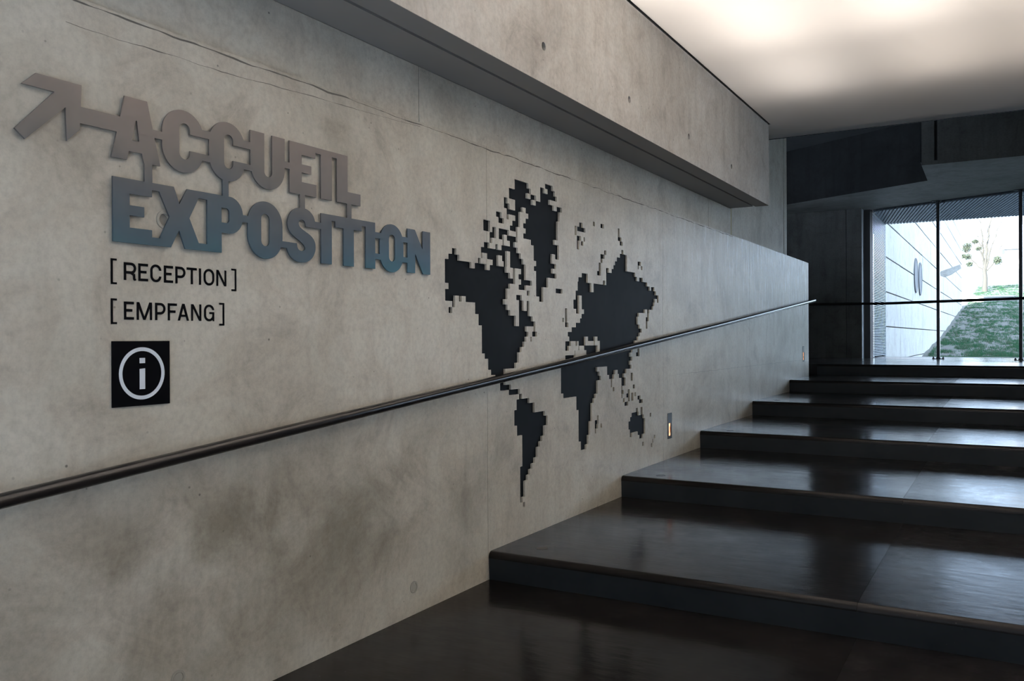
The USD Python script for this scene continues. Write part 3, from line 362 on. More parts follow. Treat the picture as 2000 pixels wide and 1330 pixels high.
obj('tread_slab', prism([(-4.1, LY), (-.0, LY), (0, LY + TD), (-4.1, LY + TD)], ZL - .2, ZL), LANDING, fl)
obj('tread_slab', prism([(-4.1, 12.825), (-.0, 12.825), (0, LY - .001), (-4.1, LY - .001)], ZL - .3, ZL - RH), LANDING, fl)
obj('landing_slab', cat(prism([(.001, LY + TD), (5.6, LY + TD), (5.6, 9.66), (12.0, 9.66), (12.0, 14.2), (1.2, 19.0), (-4.1, 19.0), (-4.1, LY + TD)], ZL - .2, ZL)), LANDING, fl)

# ---- beams, soffit and panel wall beyond the stairs
ZS = EYE + 2.43
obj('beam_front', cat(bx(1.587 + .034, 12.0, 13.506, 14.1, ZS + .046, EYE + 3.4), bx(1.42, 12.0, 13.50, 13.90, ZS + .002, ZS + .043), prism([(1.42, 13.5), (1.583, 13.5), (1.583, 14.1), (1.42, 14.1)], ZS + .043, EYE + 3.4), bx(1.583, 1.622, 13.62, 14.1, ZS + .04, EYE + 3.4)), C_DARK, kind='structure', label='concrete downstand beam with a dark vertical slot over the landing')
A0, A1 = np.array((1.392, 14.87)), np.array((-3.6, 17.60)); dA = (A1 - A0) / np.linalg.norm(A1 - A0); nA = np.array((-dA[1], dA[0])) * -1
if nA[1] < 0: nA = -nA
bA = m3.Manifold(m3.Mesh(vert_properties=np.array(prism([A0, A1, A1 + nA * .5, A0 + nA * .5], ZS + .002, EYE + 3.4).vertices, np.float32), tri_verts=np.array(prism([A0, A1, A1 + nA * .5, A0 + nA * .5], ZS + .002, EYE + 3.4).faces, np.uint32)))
obj('beam_rear', bA, C_SHADE, kind='structure', label='skewed concrete beam above the landing, shade painted into its colour')
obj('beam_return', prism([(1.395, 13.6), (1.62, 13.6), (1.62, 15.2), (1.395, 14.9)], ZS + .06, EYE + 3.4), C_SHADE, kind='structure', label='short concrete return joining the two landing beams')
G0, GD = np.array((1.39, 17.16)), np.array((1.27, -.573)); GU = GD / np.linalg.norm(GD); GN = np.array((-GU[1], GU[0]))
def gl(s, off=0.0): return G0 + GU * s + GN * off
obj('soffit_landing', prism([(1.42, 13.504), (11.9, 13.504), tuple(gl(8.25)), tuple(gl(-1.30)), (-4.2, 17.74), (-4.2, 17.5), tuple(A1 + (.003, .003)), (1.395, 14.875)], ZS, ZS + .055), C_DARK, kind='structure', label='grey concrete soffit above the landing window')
pw = thing('wall_landing', kind='structure', label='grey-green concrete panel wall beside the landing window')
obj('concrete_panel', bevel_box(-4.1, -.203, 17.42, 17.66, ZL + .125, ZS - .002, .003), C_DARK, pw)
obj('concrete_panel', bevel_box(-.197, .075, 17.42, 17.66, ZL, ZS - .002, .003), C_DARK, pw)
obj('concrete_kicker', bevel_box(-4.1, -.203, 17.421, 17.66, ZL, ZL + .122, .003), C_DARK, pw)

# ---- window wall
SP = 1.392
wn = thing('window_1', kind='structure', label='frameless glass wall overlooking the lawn')
def glass(s0, s1):
    a, b = gl(s0, .05), gl(s1, .05); c, d = gl(s1, .062), gl(s0, .062)
    obj('glass_pane', prism([a, b, c, d], ZL + .01, ZS), PANE, wn)
edges = [-1.285] + [SP * k for k in range(9)] + [11.6]
for a, b in zip(edges[:-1], edges[1:]): glass(a + .004, b - .004)
obj('jamb', prism([(.078, 17.665), (.190, 17.665), (.225, 17.76), (.078, 17.76)], ZL, ZS), FRAME, wn)
obj('reveal_strip', bx(.0755, .0785, 17.425, 17.66, ZL, ZS - .002), DAYLIT_END, pw)  # pale strip added on the panel end to paint in its daylight
for k in range(9):
    p = gl(SP * k)
    labels = ['slim dark steel post standing before the white outside wall, left of two', 'slim dark steel post at the right edge of the picture, before the lawn', None, None, None, None, None, None, None]
    t = thing('window_post', loc=(p[0], p[1], ZL), label=labels[k] or 'slim dark steel post, ' + ('third', 'fourth', 'fifth', 'sixth', 'seventh', 'eighth', 'ninth')[k - 2] + ' from the left along the glass wall', cat='post', group='posts of the glass wall')
    H = ZS - ZL
    obj('pole', disc((0, 0, H / 2), .026, H - .016, 2, 24), POST, t, smooth=40)
    obj('base_plate', cat(bevel_box(-.10, .10, -.045, .045, 0.0005, .010, .002), disc((0, 0, .02), .036, .022)), POST, t)
    for s in (-1, 1): obj('bolt', cat(disc((s * .078, 0, .02), .016, .022, 2, 6), disc((s * .078, 0, .036), .009, .014, 2, 12)), POST, t)
    obj('head_plate', cat(bevel_box(-.10, .06, -.045, .045, H - .010, H - .0005, .002), disc((0, 0, H - .02), .036, .022)), POST, t)

# ---- landing rail
lr = thing('landing_rail', label='thin dark horizontal guard rail crossing in front of the window wall', cat='handrail')
ZR = EYE + .622
def bend(p, q, r, rad, n=8):
    u, v = (p - q) / np.linalg.norm(p - q), (r - q) / np.linalg.norm(r - q); a, b = q + u * rad, q + v * rad
    t = np.linspace(0, 1, n)[:, None]; return a * (1 - t) ** 2 + 2 * q * t * (1 - t) + b * t ** 2
e0, e1, e2 = np.array((-3.9, 16.02, ZR)), np.array((.50, 17.47, ZR)), np.array((*gl(11.4, -.18), ZR))
obj('rail_tube', tube(np.vstack([[e0], bend(e0, e1, e2, .18), [e2]]), .024), RAIL, lr, smooth=40)
for k in range(4):
    p = gl(SP * k, -.02); q = e1[:2] + (e2 - e1)[:2] * np.clip(np.dot(p - e1[:2], (e2 - e1)[:2]) / np.dot((e2 - e1)[:2], (e2 - e1)[:2]), 0, 1)
    dv = (q - p) / np.linalg.norm(q - p); pc = gl(SP * k)
    obj('bracket', tube([(*(pc + dv * .0275), ZR), (*(q - dv * .02), ZR)], .009, 10), POST, lr)

# ---- outside: canopy, louvre, panelled wall
cn = thing('canopy', label='dark ribbed metal canopy soffit above the outside of the window', cat='canopy', kind='structure')
dirs = np.array((-.19, .98)); dirs /= np.linalg.norm(dirs)
reg = Polygon([tuple(gl(-1.3, .07)), tuple(gl(11.6, .07)), (12.0, 19.9), (.2, 19.93)])
ZC = EYE + 2.395
ribs = []
for k in range(-40, 290):
    o = np.array((.2, 19.9)) + np.array((1, 0)) * k * .062
    ln = LineString([o - dirs * 9, o + dirs * 3]).buffer(.020, cap_style=2).intersection(reg)
    for g in getattr(ln, 'geoms', [ln]):
        if g.geom_type == 'Polygon' and g.area > 1e-4:
            mm = trimesh.creation.extrude_polygon(g, .022, engine='earcut'); mm.apply_translation((0, 0, ZC)); ribs.append(mm)
obj('ribbed_lining', cat(*ribs), SLAT, cn, kind='stuff')
obj('canopy_deck', cat(*[(lambda m: (m.apply_translation((0, 0, ZC + .022)), m)[1])(trimesh.creation.extrude_polygon(reg, .3, engine='earcut'))]), SLATBACK, cn)
lv = thing('louvre', label='tall panel of fine pale metal louvres beside the window', cat='louvre', kind='structure')
sl = []
for k in range(86):
    z = ZL + .03 + k * .0325
    sl.append(along_x([(17.78, z), (19.86, z), (19.86, z + .004), (17.78, z + .004)], .150, .200))
    sl.append(along_x([(17.78, z), (19.86, z), (19.86, z + .014), (17.78, z + .014)], .192, .205))
obj('louvre_slat', cat(*sl), LOUVRE, lv, kind='stuff')
obj('louvre_backing', bx(.02, .145, 17.76, 19.9, ZL - .05, ZS), SLATBACK, lv)
obj('louvre_trim', cat(bx(.14, .212, 19.862, 19.90, ZL, ZS), ), LOUVRE, lv)

ow = thing('wall_outside', kind='structure', label='white panelled outside wall running away along the lawn')
ys = [19.905] + [22.80 + 3.12 * k for k in range(0, 11)]
zs = [EYE + .215 + .749 * k for k in range(-2, 9)]
zs[0] = EYE - 1.6
for a, b in zip(ys[:-1], ys[1:]):
    for c, d in zip(zs[:-1], zs[1:]):
        dx = rng.uniform(-.004, .006)
        obj('wall_panel', bevel_box(-.05, .20 + dx, a + .006, b - .006, c + .012, d - .012, .006), C_EXT, ow)
obj('wall_backing', bx(-.3, .165, 19.9, ys[-1], EYE - 1.6, zs[-1]), C_HOLE, ow)
for i, (y, z) in enumerate(((26.72, EYE + 1.722), (28.06, EYE + 1.70))):
    t = thing('round_window', loc=(.2, y, z), label='round window in the white outside wall, ' + ('nearer' if i == 0 else 'farther') + ' of the pair', cat='round window')
    obj('glass_disc', disc((.012, 0, 0), .455, .02, 0, 48), PORTHOLE, t)
    obj('rim', ring((.014, 0, 0), .455, .49, .03), PORTHOLE, t)
t = thing('wall_lamp', loc=(.2, 36.0, EYE + 2.34), label='pale wing-shaped lamp sticking out of the white outside wall', cat='wall lamp')
wing = Polygon([(0, -.02), (.18, -.10), (.40, -.02), (.72, .20), (.70, .30), (.40, .19), (.20, .12), (0, .05)]).buffer(.02)
wmesh = trimesh.creation.extrude_polygon(wing, .16, engine='earcut'); v = wmesh.vertices; wmesh.vertices = np.stack([v[:, 0], v[:, 2] - .08, v[:, 1]], 1); trimesh.repair.fix_normals(wmesh)
obj('lamp_wing', wmesh, C_EXT, t); obj('mount', disc((.0, 0, .0), .09, .05, 0), FRAME, t)

# ---- upper storeys of the building over the window (out of view; they shade the near lawn)
obj('wall_facade', bx(-8, 13, 13.6, 19.8, EYE + 3.6, EYE + 9.5), C_EXT, kind='structure', label='upper storeys above the canopy')

# ---- lawn
def terrain(x, y):
    pts_y = [18, 20, 28.6, 35.4, 45.5, 60, 80, 110, 160]; pts_z = [-.72, -.74, -.60, -.12, .80, 2.15, 4.15, 7.4, 9.0]
    return EYE + np.interp(y, pts_y, pts_z) + .0 * x
nx, ny = 60, 150
gx, gy = np.meshgrid(np.linspace(.1, 46, nx), 18.4 + (130) * np.linspace(0, 1, ny) ** 1.5, indexing='ij')
gz = terrain(gx, gy) + .05 * (np.sin(gx * 1.7 + gy * .9) * np.sin(gy * 1.3 - gx * .4))
v = np.stack([gx, gy, gz], -1).reshape(-1, 3); f = []
for i in range(nx - 1):
    for j in range(ny - 1):
        a, b, c, d = i * ny + j, (i + 1) * ny + j, (i + 1) * ny + j + 1, i * ny + j + 1; f += [(a, b, c), (a, c, d)]
obj('lawn', trimesh.Trimesh(v, f, process=False), GROUND, smooth=True, kind='structure', label='rising lawn of thin winter grass outside the window')
obj('kerb', bx(.2, 12, 19.0, 19.12, EYE - 1.2, ZL - .002), C_EXT, kind='structure', label='pale kerb between paving and lawn')
# grass tufts
tuft = []
for k in range(9):
    a, l, w = rng.uniform(0, 6.28), rng.uniform(.05, .12), .006
    b = rng.uniform(-.05, .05, 2); tip = b + np.array((math.cos(a), math.sin(a))) * l * .6
    s = np.array((-math.sin(a), math.cos(a))) * w
    tuft.append(trimesh.Trimesh([(*(b - s), 0), (*(b + s), 0), (*tip, l)], [(0, 1, 2)], process=False))
ga = UsdGeom.PointInstancer.Define(stage, '/World/grass')
tp = usdkit.mesh(stage, '/World/grass/tuft', cat(*tuft), GRASS)
ga.CreatePrototypesRel().SetTargets([tp.GetPath()])
n = 70000
yy = 19.2 + 60 * rng.random(n) ** 1.2; xx = .36 + 9 * rng.random(n) * (.35 + (yy - 19) / 42)
import meshkit
keep = meshkit.fbm(np.stack([xx * 2.6, yy * 1.3, yy * 0], 1), 4, 3) + rng.uniform(-.22, .22, n) > .53
keep &= ~((abs(xx - 1.3) < 1.6) & (abs(yy - 60) < .75)) & ~((abs(xx - .96) < .5) & (abs(yy - 70) < .6)); xx, yy = xx[keep], yy[keep]; zz = terrain(xx, yy) + .05 * (np.sin(xx * 1.7 + yy * .9) * np.sin(yy * 1.3 - xx * .4)) - .005
ga.CreatePositionsAttr(Vt.Vec3fArray.FromNumpy(np.stack([xx, yy, zz], 1).astype(np.float32)))
ga.CreateProtoIndicesAttr(Vt.IntArray(len(xx), 0))
ga.CreateScalesAttr(Vt.Vec3fArray.FromNumpy((rng.uniform(.45, 1.0, (len(xx), 1)) * np.ones(3)).astype(np.float32)))
an = rng.uniform(0, np.pi, len(xx))
ga.CreateOrientationsAttr(Vt.QuathArray([Gf.Quath(float(math.cos(a)), 0, 0, float(math.sin(a))) for a in an]))
tag(ga.GetPrim(), 'tufts of short green grass scattered over the lawn', 'grass', kind='stuff')

# ---- stone plinth, tree, house on the hill
bz = terrain(0, 60.0)
t = thing('stone_plinth', loc=(1.30, 60.0, bz), label='long low stone plinth on the lawn below the bare tree', cat='plinth')
obj('base', bevel_box(-1.35, 1.35, -.5, .5, -.25, .20, .02), C_EXT, t)
obj('slab', bevel_box(-1.42, 1.42, -.56, .56, .20, .32, .02), C_EXT, t)
def tree(loc, label, seed, spec, balls):
    r = np.random.default_rng(seed)
    t = thing('tree', loc=loc, label=label, cat='tree')
    trunk = tube([(0, 0, -.3), (0, 0, .4), (.03, 0, 1.0), (-.04, 0, 1.7)], [.22, .17, .14, .12], 12)
    obj('trunk', trunk, BARK, t, smooth=40)
    for (dx, h, lean, rad) in spec:
        pts = [(0, 0, 1.4 + .2 * r.random())]
        for q in np.linspace(.15, 1, 8):
            pts.append((dx * q ** lean + r.uniform(-.06, .06), r.uniform(-.3, .3) * q, 1.5 + (h - 1.5) * q))
        rr = np.linspace(rad, .012, len(pts)); tw = [tube(pts, rr, 8)]
        for b in range(9):
            i = r.integers(2, len(pts)); p = np.array(pts[i]); a = r.uniform(-1, 1); l = r.uniform(.3, .9)
            e = p + np.array((a * l * .7, r.uniform(-.3, .3), l * .8)); tw.append(tube([p, (p + e) / 2 + r.uniform(-.05, .05, 3), e], [.018, .012, .006], 5))
        obj('branch', cat(*tw), BARK, t)
    for (dx, h, rad) in balls:
        ms = []
        for k in range(260):
            d = r.normal(size=3); d /= np.linalg.norm(d); c = d * rad * r.random() ** .45; c[2] *= .8
            q, s = r.normal(size=3), r.normal(size=3); q = q / np.linalg.norm(q) * .075; s = np.cross(q, s); s = s / np.linalg.norm(s) * .028
            ms.append(trimesh.Trimesh([c - q, c + s, c + q, c - s], [(0, 1, 2), (0, 2, 3)], process=False))
        mm = cat(*ms); mm.apply_translation((dx, 0, h)); obj('mistletoe_clump', mm, MISTLE, t)
    return t
tree((.96, 70.0, terrain(0, 70.0)), 'bare tree with round mistletoe clumps on the slope outside', 5,
     [(-.55, 4.3, 1.5, .09), (-.25, 5.4, .8, .10), (.55, 6.2, 1.2, .10), (1.15, 5.3, 1.1, .08), (.25, 4.6, .7, .07), (-1.5, 3.6, .7, .05), (1.05, 3.2, .6, .05)],
     [(-1.72, 3.25, .22), (-1.08, 3.35, .30), (-1.15, 3.10, .28), (-.60, 3.62, .20), (-1.10, 2.55, .30), (-.95, 2.02, .24), (-.38, 3.12, .20), (.78, 2.30, .30), (.80, 2.12, .28), (-1.38, 2.62, .22)])
tree((5.2, 84.0, terrain(0, 84.0)), 'second bare tree higher on the hill at the right edge of the window', 8, [(-.8, 6.5, 1.1, .10), (.1, 7.2, 1.0, .12), (.9, 6.4, 1.2, .10), (-1.3, 4.5, .8, .06)], [(-1.0, 4.6, .4), (-.7, 4.0, .35)])
hz = terrain(0, 118.0)
t = thing('house', loc=(6.5, 118.0, hz), label='pale gabled house on the hilltop behind the trees', cat='house')
obj('walls', bx(-4.5, 4.5, -3, 3, -1, 2.4), C_EXT, t)
obj('roof', along_x([(-3.4, 2.4), (3.4, 2.4), (0, 4.6)], -4.8, 4.8), ROOF, t)
for x in (-2.5, 0, 2.5): obj('window', bx(x - .5, x + .5, -3.04, -2.98, .6, 1.8), PORTHOLE, t)

# ================================================================ handrail along the wall
hr = thing('handrail', label='long dark bronze handrail climbing the map wall', cat='handrail')
XR = .052
ra, rb = np.array((XR, -1.2, EYE - .449 - 2.557 * .0838)), np.array((XR, 12.985, EYE + .528))
rp = np.array([(XR, y, EYE + np.interp(y, [-1.2, 1.357, 2.062, 3.412, 4.85, 8.135, 12.985], [-.660, -.451, -.392, -.281, -.165, .110, .528])) for y in (-1.2, 1.357, 2.062, 3.412, 4.85, 6.5, 8.135, 10.5, 12.985)])
obj('rail_tube', tube(rp, .0222, 28), RAIL, hr, smooth=40)
obj('end_cap', tube([rb + (0, -.002, 0), rb + (0, .004, .0003)], .0224, 28), RAIL, hr, smooth=40)
for y in (.1, 1.72, 3.30, 4.93, 6.5, 8.15, 9.8, 11.4, 12.6):
    zr = np.interp(y, rp[:, 1], rp[:, 2])
    obj('bracket', disc((XR / 2 + .0005, y, zr - .004), .008, XR - .001, 0, 16), RAIL, hr)

# ================================================================ step lights
for i, (y, z) in enumerate(light_boxes):
    t = thing('step_light', loc=(0, y, z), label=('narrow recessed step light with glowing amber lens, nearer one beside the map' if i == 0 else 'narrow recessed step light at the far end of the map wall'), cat='wall light')
    fr = sbox(-.051, -.108, .051, .108).difference(sbox(-.030, -.086, .030, .022))
    obj('bezel', plate(fr, -.03, .003), FRAME, t)
    obj('reflector', plate(sbox(-.050, -.107, .050, .107), -.036, -.031), FRAME, t)
    obj('lens', plate(sbox(-.0285, -.084, .0285, .020), -.012, -.004), AMBER, t)

# ================================================================ steel lettering  (y, z relative to the eye)
def rrect(x0, x1, z0, z1, r):
    return sbox(x0 + r, z0 + r, x1 - r, z1 - r).buffer(r, quad_segs=14)
Lt = []
zt, zbm = .794, .587
Lt.append(('arrow', Polygon([(1.4561, .7489), (1.4989, .7900), (1.6427, .7895), (1.6365, .6504), (1.5935, .6078), (1.5902, .7094), (1.4648, .5885), (1.4339, .6143), (1.5553, .7480)])))
Lt.append(('letter', Polygon([(1.7434, zbm), (1.7923, zt), (1.8765, zt), (1.9271, zbm), (1.8640, zbm), (1.8563, .6167), (1.8076, .6167), (1.8003, zbm)], [[(1.8332, .722), (1.8182, .655), (1.8462, .655), (1.8374, .722)]])))
def letter_c(x0, x1, i0, i1):
    o = rrect(x0, x1, .5815, .798, (x1 - x0) / 2 - .001).difference(rrect(i0, i1, .6286, .7538, (i1 - i0) / 2 - .0005))
    return o.difference(sbox((i0 + i1) / 2, .6612, x1 + .1, .7192))
Lt.append(('letter', letter_c(1.9347, 2.1088, 2.0050, 2.0495)))
Lt.append(('letter', letter_c(2.1327, 2.2998, 2.2009, 2.2435)))
u = rrect(2.327, 2.5051, .581, 1.2, .0885).difference(rrect(2.3971, 2.4379, .6292, 1.2, .020)).intersection(sbox(2, .5, 3, zt))
Lt.append(('letter', u))
def letter_e(x, stem, top, mid, bot, t, b, z1, z2, z3, z4):
    return unary_union([sbox(x, b, stem, t), sbox(x, z1, top, t), sbox(x, z3, mid, z2), sbox(x, b, bot, z4)])
Lt.append(('letter', letter_e(2.5319, 2.600, 2.680, 2.655, 2.685, zt, zbm, .7485, .7106, .6768, .6384)))
Lt.append(('letter', sbox(2.7115, zbm, 2.7797, zt)))
Lt.append(('letter', unary_union([sbox(2.811, zbm, 2.8793, zt), sbox(2.811, zbm, 2.9644, .6383)])))
et, eb = .5262, .3168
Lt.append(('letter', letter_e(1.748, 1.8088, 1.8940, 1.8637, 1.8934, et, eb, .4780, .4405, .4070, .3673)))
Lt.append(('letter', Polygon([(1.9102, et), (1.981, et), (2.004, .4689), (2.0363, et), (2.0992, et), (2.0453, .4258), (2.0972, eb), (2.0271, eb), (2.0023, .3788), (1.9684, eb), (1.9102, eb), (1.9629, .4210)])))
bowl = rrect(2.13, 2.2885, .3905, et, .064).union(sbox(2.1225, .3905, 2.2, et))
cnt = rrect(2.17, 2.2244, .4275, .4815, .014).union(sbox(2.1876, .4275, 2.20, .4815)).intersection(sbox(2.1876, .3, 2.3, .6))
Lt.append(('letter', sbox(2.1225, eb, 2.1876, et).union(bowl).difference(cnt)))
Lt.append(('letter', rrect(2.3122, 2.4911, .3110, .5322, .0885).difference(rrect(2.3794, 2.4233, .3597, .4843, .0215))))
S_ = [(2.6765, .4869), (2.6651, .5099), (2.6422, .5272), (2.6158, .5338), (2.5859, .5338), (2.5582, .5253), (2.5345, .5071), (2.5206, .4819), (2.5179, .4556), (2.5275, .4332), (2.5484, .4157), (2.585, .3995), (2.6091, .3859), (2.6192, .3735), (2.6153, .3624), (2.5977, .3569), (2.581, .3608), (2.5726, .372), (2.5701, .387), (2.5131, .3873), (2.5147, .3615), (2.5226, .344), (2.5405, .3246), (2.5696, .3131), (2.603, .3108), (2.6332, .3171), (2.66, .3339), (2.6756, .3595), (2.6797, .3843), (2.6721, .4079), (2.6492, .4272), (2.6114, .4421), (2.5891, .4529), (2.5799, .4652), (2.5825, .4774), (2.5949, .4854), (2.6098, .4851), (2.6184, .4762), (2.6228, .459), (2.6767, .459)]
def chaikin(P, n=2, keep=30):
    for _ in range(n):
        out = []
        for i in range(len(P)):
            a, b, c = np.array(P[i - 1]), np.array(P[i]), np.array(P[(i + 1) % len(P)])
            u, w = (b - a) / (np.linalg.norm(b - a) + 1e-9), (c - b) / (np.linalg.norm(c - b) + 1e-9)
            if np.dot(u, w) < .45: out.append(tuple(b))
            else: out += [tuple(b + (a - b) * .25), tuple(b + (c - b) * .25)]
        P = out
    return P
Lt.append(('letter', Polygon(chaikin(S_)).buffer(0)))
Lt.append(('letter', sbox(2.7117, eb, 2.7768, et)))
Lt.append(('letter', unary_union([sbox(2.8517, eb, 2.9184, et), sbox(2.7995, .4767, 2.9730, et)])))
Lt.append(('letter', sbox(2.9993, eb, 3.0654, et)))
Lt.append(('letter', rrect(3.0972, 3.2746, .3095, .5322, .0878).difference(rrect(3.1647, 3.2118, .3594, .4841, .023))))
Lt.append(('letter', Polygon([(3.3067, eb), (3.3067, et), (3.3660, et), (3.4153, .4551), (3.4275, .4366), (3.4305, .4746), (3.4305, et), (3.4926, et), (3.4926, eb), (3.4320, eb), (3.3697, .4092), (3.3667, eb)])))
links = [sbox(1.630, .6712, 1.775, .7222), sbox(1.895, .6786, 1.945, .7055), sbox(2.052, .7192, 2.142, .7468), sbox(2.052, .6370, 2.142, .6612), sbox(2.246, .7192, 2.34, .7468), sbox(2.246, .6382, 2.345, .6612),
         sbox(2.495, .6797, 2.54, .706), sbox(2.67, .7698, 2.72, zt), sbox(2.77, .7709, 2.82, zt), sbox(1.8657, et - .01, 1.8955, .60), sbox(2.193, et - .01, 2.221, .60), sbox(2.589, .50, 2.6176, .60), sbox(2.8753, et - .01, 2.9036, .60),
         sbox(1.885, .5013, 1.935, et), sbox(1.885, eb, 1.935, .3436), sbox(2.075, .5005, 2.13, et), sbox(2.075, eb, 2.13, .3420), sbox(2.27, .4397, 2.325, .4664), sbox(2.465, .3624, 2.53, .3877), sbox(2.66, .4592, 2.72, .4860),
         sbox(2.77, .5011, 2.81, et), sbox(2.965, .5009, 3.005, et), sbox(3.06, .4574, 3.115, .4840), sbox(3.06, .3615, 3.115, .3875), sbox(3.255, .4580, 3.31, .4832), sbox(3.255, .3619, 3.31, .3876)]
ext = thing('lettering', label='blue-grey steel lettering ACCUEIL EXPOSITION with arrow on the concrete wall', cat='sign')
def zup(p):
    from shapely import affinity
    return affinity.translate(p, 0, EYE)
allL = unary_union([p for _, p in Lt])
SX0, SX1 = .0065, .0125
def cut_plate(p):
    return plate(zup(p), SX0, SX1)
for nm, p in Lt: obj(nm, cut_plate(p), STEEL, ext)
for b in links:
    p = b.difference(allL)
    gs = [g for g in getattr(p, 'geoms', [p]) if g.area > 2e-5]
    # keep the piece that lies between the two letters
    gs = [g for g in gs if allL.buffer(1e-5).intersection(g.boundary).length > .012]
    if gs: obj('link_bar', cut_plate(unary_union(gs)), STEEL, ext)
# stand-off pins hold the plate off the wall
for y, z in ((1.60, .70), (1.82, .76), (1.96, .69), (2.16, .69), (2.35, .74), (2.565, .66), (2.84, .61), (1.78, .42), (2.0, .42), (2.15, .40), (2.345, .42), (2.60, .43), (2.745, .40), (2.885, .40), (3.03, .42), (3.12, .42), (3.335, .40), (3.46, .40)):
    obj('standoff_pin', disc((SX0 / 2, y, z + EYE), .006, SX0, 0, 12), FRAME, ext)

# ================================================================ black wall text
def stroke(lines, w): return unary_union([LineString(l).buffer(w / 2, cap_style=2, join_style=2, mitre_limit=8) for l in lines])
def arc(cx, cz, rx, rz, a0, a1, n=14): return [(cx + rx * math.cos(t), cz + rz * math.sin(t)) for t in np.linspace(math.radians(a0), math.radians(a1), n)]
def glyph(ch, x0, x1, z0, z1, w=.0088):
    h = w / 2; L, Rr, B, T = x0 + h, x1 - h, z0 + h, z1 - h; mz = (z0 + z1) / 2; W = Rr - L
    if ch == 'I': return sbox(x0, z0, x1, z1)
    if ch in 'EF':
        ls = [[(L, z0), (L, z1)], [(x0, T), (x1, T)], [(x0, mz + .001), (x0 + (x1 - x0) * .84, mz + .001)]]
        if ch == 'E': ls.append([(x0, B), (x1, B)])
        return stroke(ls, w)
    if ch in 'PR':
        zb_ = z0 + (z1 - z0) * (.40 if ch == 'P' else .44); r = (T - zb_) / 2
        ls = [[(L, z0), (L, z1)], [(x0, T), (Rr - r, T)] + arc(Rr - r, (T + zb_) / 2, r, r, 90, -90) + [(x0, zb_)]]
        if ch == 'R': ls.append([(Rr - r - .001, zb_), (Rr - .004, zb_ - .007), (Rr - .003, z0 + .006), (Rr + .0015, z0)])
        return stroke(ls, w).intersection(sbox(x0 - .002, z0, x1 + .003, z1))
    if ch == 'T': return stroke([[(x0, T), (x1, T)], [((x0 + x1) / 2, z0), ((x0 + x1) / 2, z1)]], w)
    if ch == 'N': return unary_union([sbox(x0, z0, x0 + w * .92, z1), sbox(x1 - w * .92, z0, x1, z1), Polygon([(x0, z1), (x0 + w * 1.12, z1), (x1, z0), (x1 - w * 1.12, z0)])])
    if ch == 'M':
        c = (x0 + x1) / 2; e = w * 1.05
        return unary_union([sbox(x0, z0, x0 + w * .95, z1), sbox(x1 - w * .95, z0, x1, z1), Polygon([(x0, z1), (x0 + e * 1.1, z1), (c + e * .45, z0), (c - e * .45, z0)]), Polygon([(x1, z1), (x1 - e * 1.1, z1), (c - e * .45, z0), (c + e * .45, z0)])])
    if ch == 'A':
        c = (x0 + x1) / 2; e = w * 1.05
        return unary_union([Polygon([(x0, z0), (x0 + e, z0), (c + e * .55, z1), (c - e * .55, z1)]), Polygon([(x1, z0), (x1 - e, z0), (c - e * .55, z1), (c + e * .55, z1)]), sbox(x0 + W * .26, z0 + .0135, x1 - W * .26, z0 + .0135 + w * .85)])
    o = rrect(x0, x1, z0 - .0006, z1 + .0006, (x1 - x0) / 2 - .0005).difference(rrect(x0 + w, x1 - w, z0 + w - .001, z1 - w + .001, (x1 - x0) / 2 - w - .0003))
    if ch == 'O': return o
    if ch == 'C': return o.difference(sbox(x1 - w - .004, z0 + .0195, x1 + .01, z1 - .0195))
    if ch == 'G':
        o = o.difference(sbox(x1 - w - .004, z0 + .027, x1 + .01, z1 - .0185)); c = (x0 + x1) / 2
        return unary_union([o, sbox(c + .001, z0 + .0255, x1, z0 + .0255 + w * .85), sbox(x1 - w * .8, z0, x1, z0 + .030)])
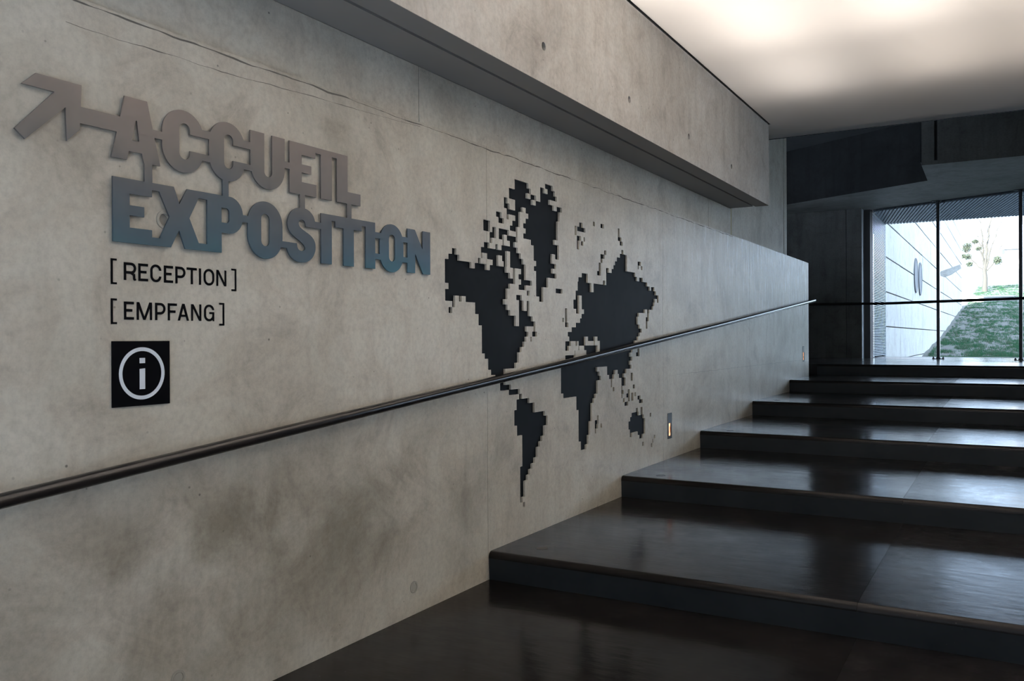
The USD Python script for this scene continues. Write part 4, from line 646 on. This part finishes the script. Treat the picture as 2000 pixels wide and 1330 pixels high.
def bracket(x0, x1, z0, z1, left, w=.0078):
    s = sbox(x0, z0, x0 + w, z1) if left else sbox(x1 - w, z0, x1, z1)
    return unary_union([s, sbox(x0, z0, x1, z0 + w * .85), sbox(x0, z1 - w * .85, x1, z1)])
def text_line(name, word, spans, z0, z1, bl, br, bz0, bz1, label):
    t = thing(name, label=label, cat='wall text')
    P = lambda s: plate(zup(s), .0004, .0016)
    obj('bracket', P(bracket(*bl, bz0, bz1, True)), VINYL, t)
    for ch, (a, b) in zip(word, spans): obj('letter', P(glyph(ch, a, b, z0, z1)), VINYL, t)
    obj('bracket', P(bracket(*br, bz0, bz1, False)), VINYL, t)
text_line('wall_text', 'RECEPTION', [(1.7942, 1.8400), (1.8480, 1.8854), (1.8940, 1.9375), (1.9478, 1.9847), (1.9944, 2.0363), (2.0415, 2.0855), (2.0945, 2.1035), (2.1150, 2.1625), (2.1723, 2.2180)], .1955, .2540,
          (1.7467, 1.7688), (2.2420, 2.2655), .1799, .2630, 'black vinyl text RECEPTION in square brackets, upper line under the steel lettering')
text_line('wall_text', 'EMPFANG', [(1.7939, 1.8309), (1.8411, 1.8999), (1.9120, 1.9533), (1.9626, 2.0001), (2.0031, 2.0507), (2.0599, 2.1040), (2.1160, 2.1616)], .0665, .1255,
          (1.7463, 1.7685), (2.1845, 2.2078), .0512, .1342, 'black vinyl text EMPFANG in square brackets, lower line above the information sign')

# ================================================================ information sign
sg = thing('information_sign', label='square black information sign with white ringed letter i', cat='sign')
SC = (1.8567, EYE - .1110)
obj('panel', bevel_box(.0005, .0065, 1.7470, 1.9660, EYE - .2180, EYE - .0038, .001), SIGNBLACK, sg)
obj('ring', ring((.0068, *SC), .0742, .0866, .001, 0, 72), SIGNWHITE, sg)
obj('dot', plate(sbox(1.8466, EYE - .0773, 1.8675, EYE - .0600), .0063, .0073), SIGNWHITE, sg)
obj('letter', plate(Polygon([(1.8466, EYE - .1632), (1.8675, EYE - .1632), (1.8675, EYE - .0945), (1.8466, EYE - .0962)]), .0063, .0073), SIGNWHITE, sg)
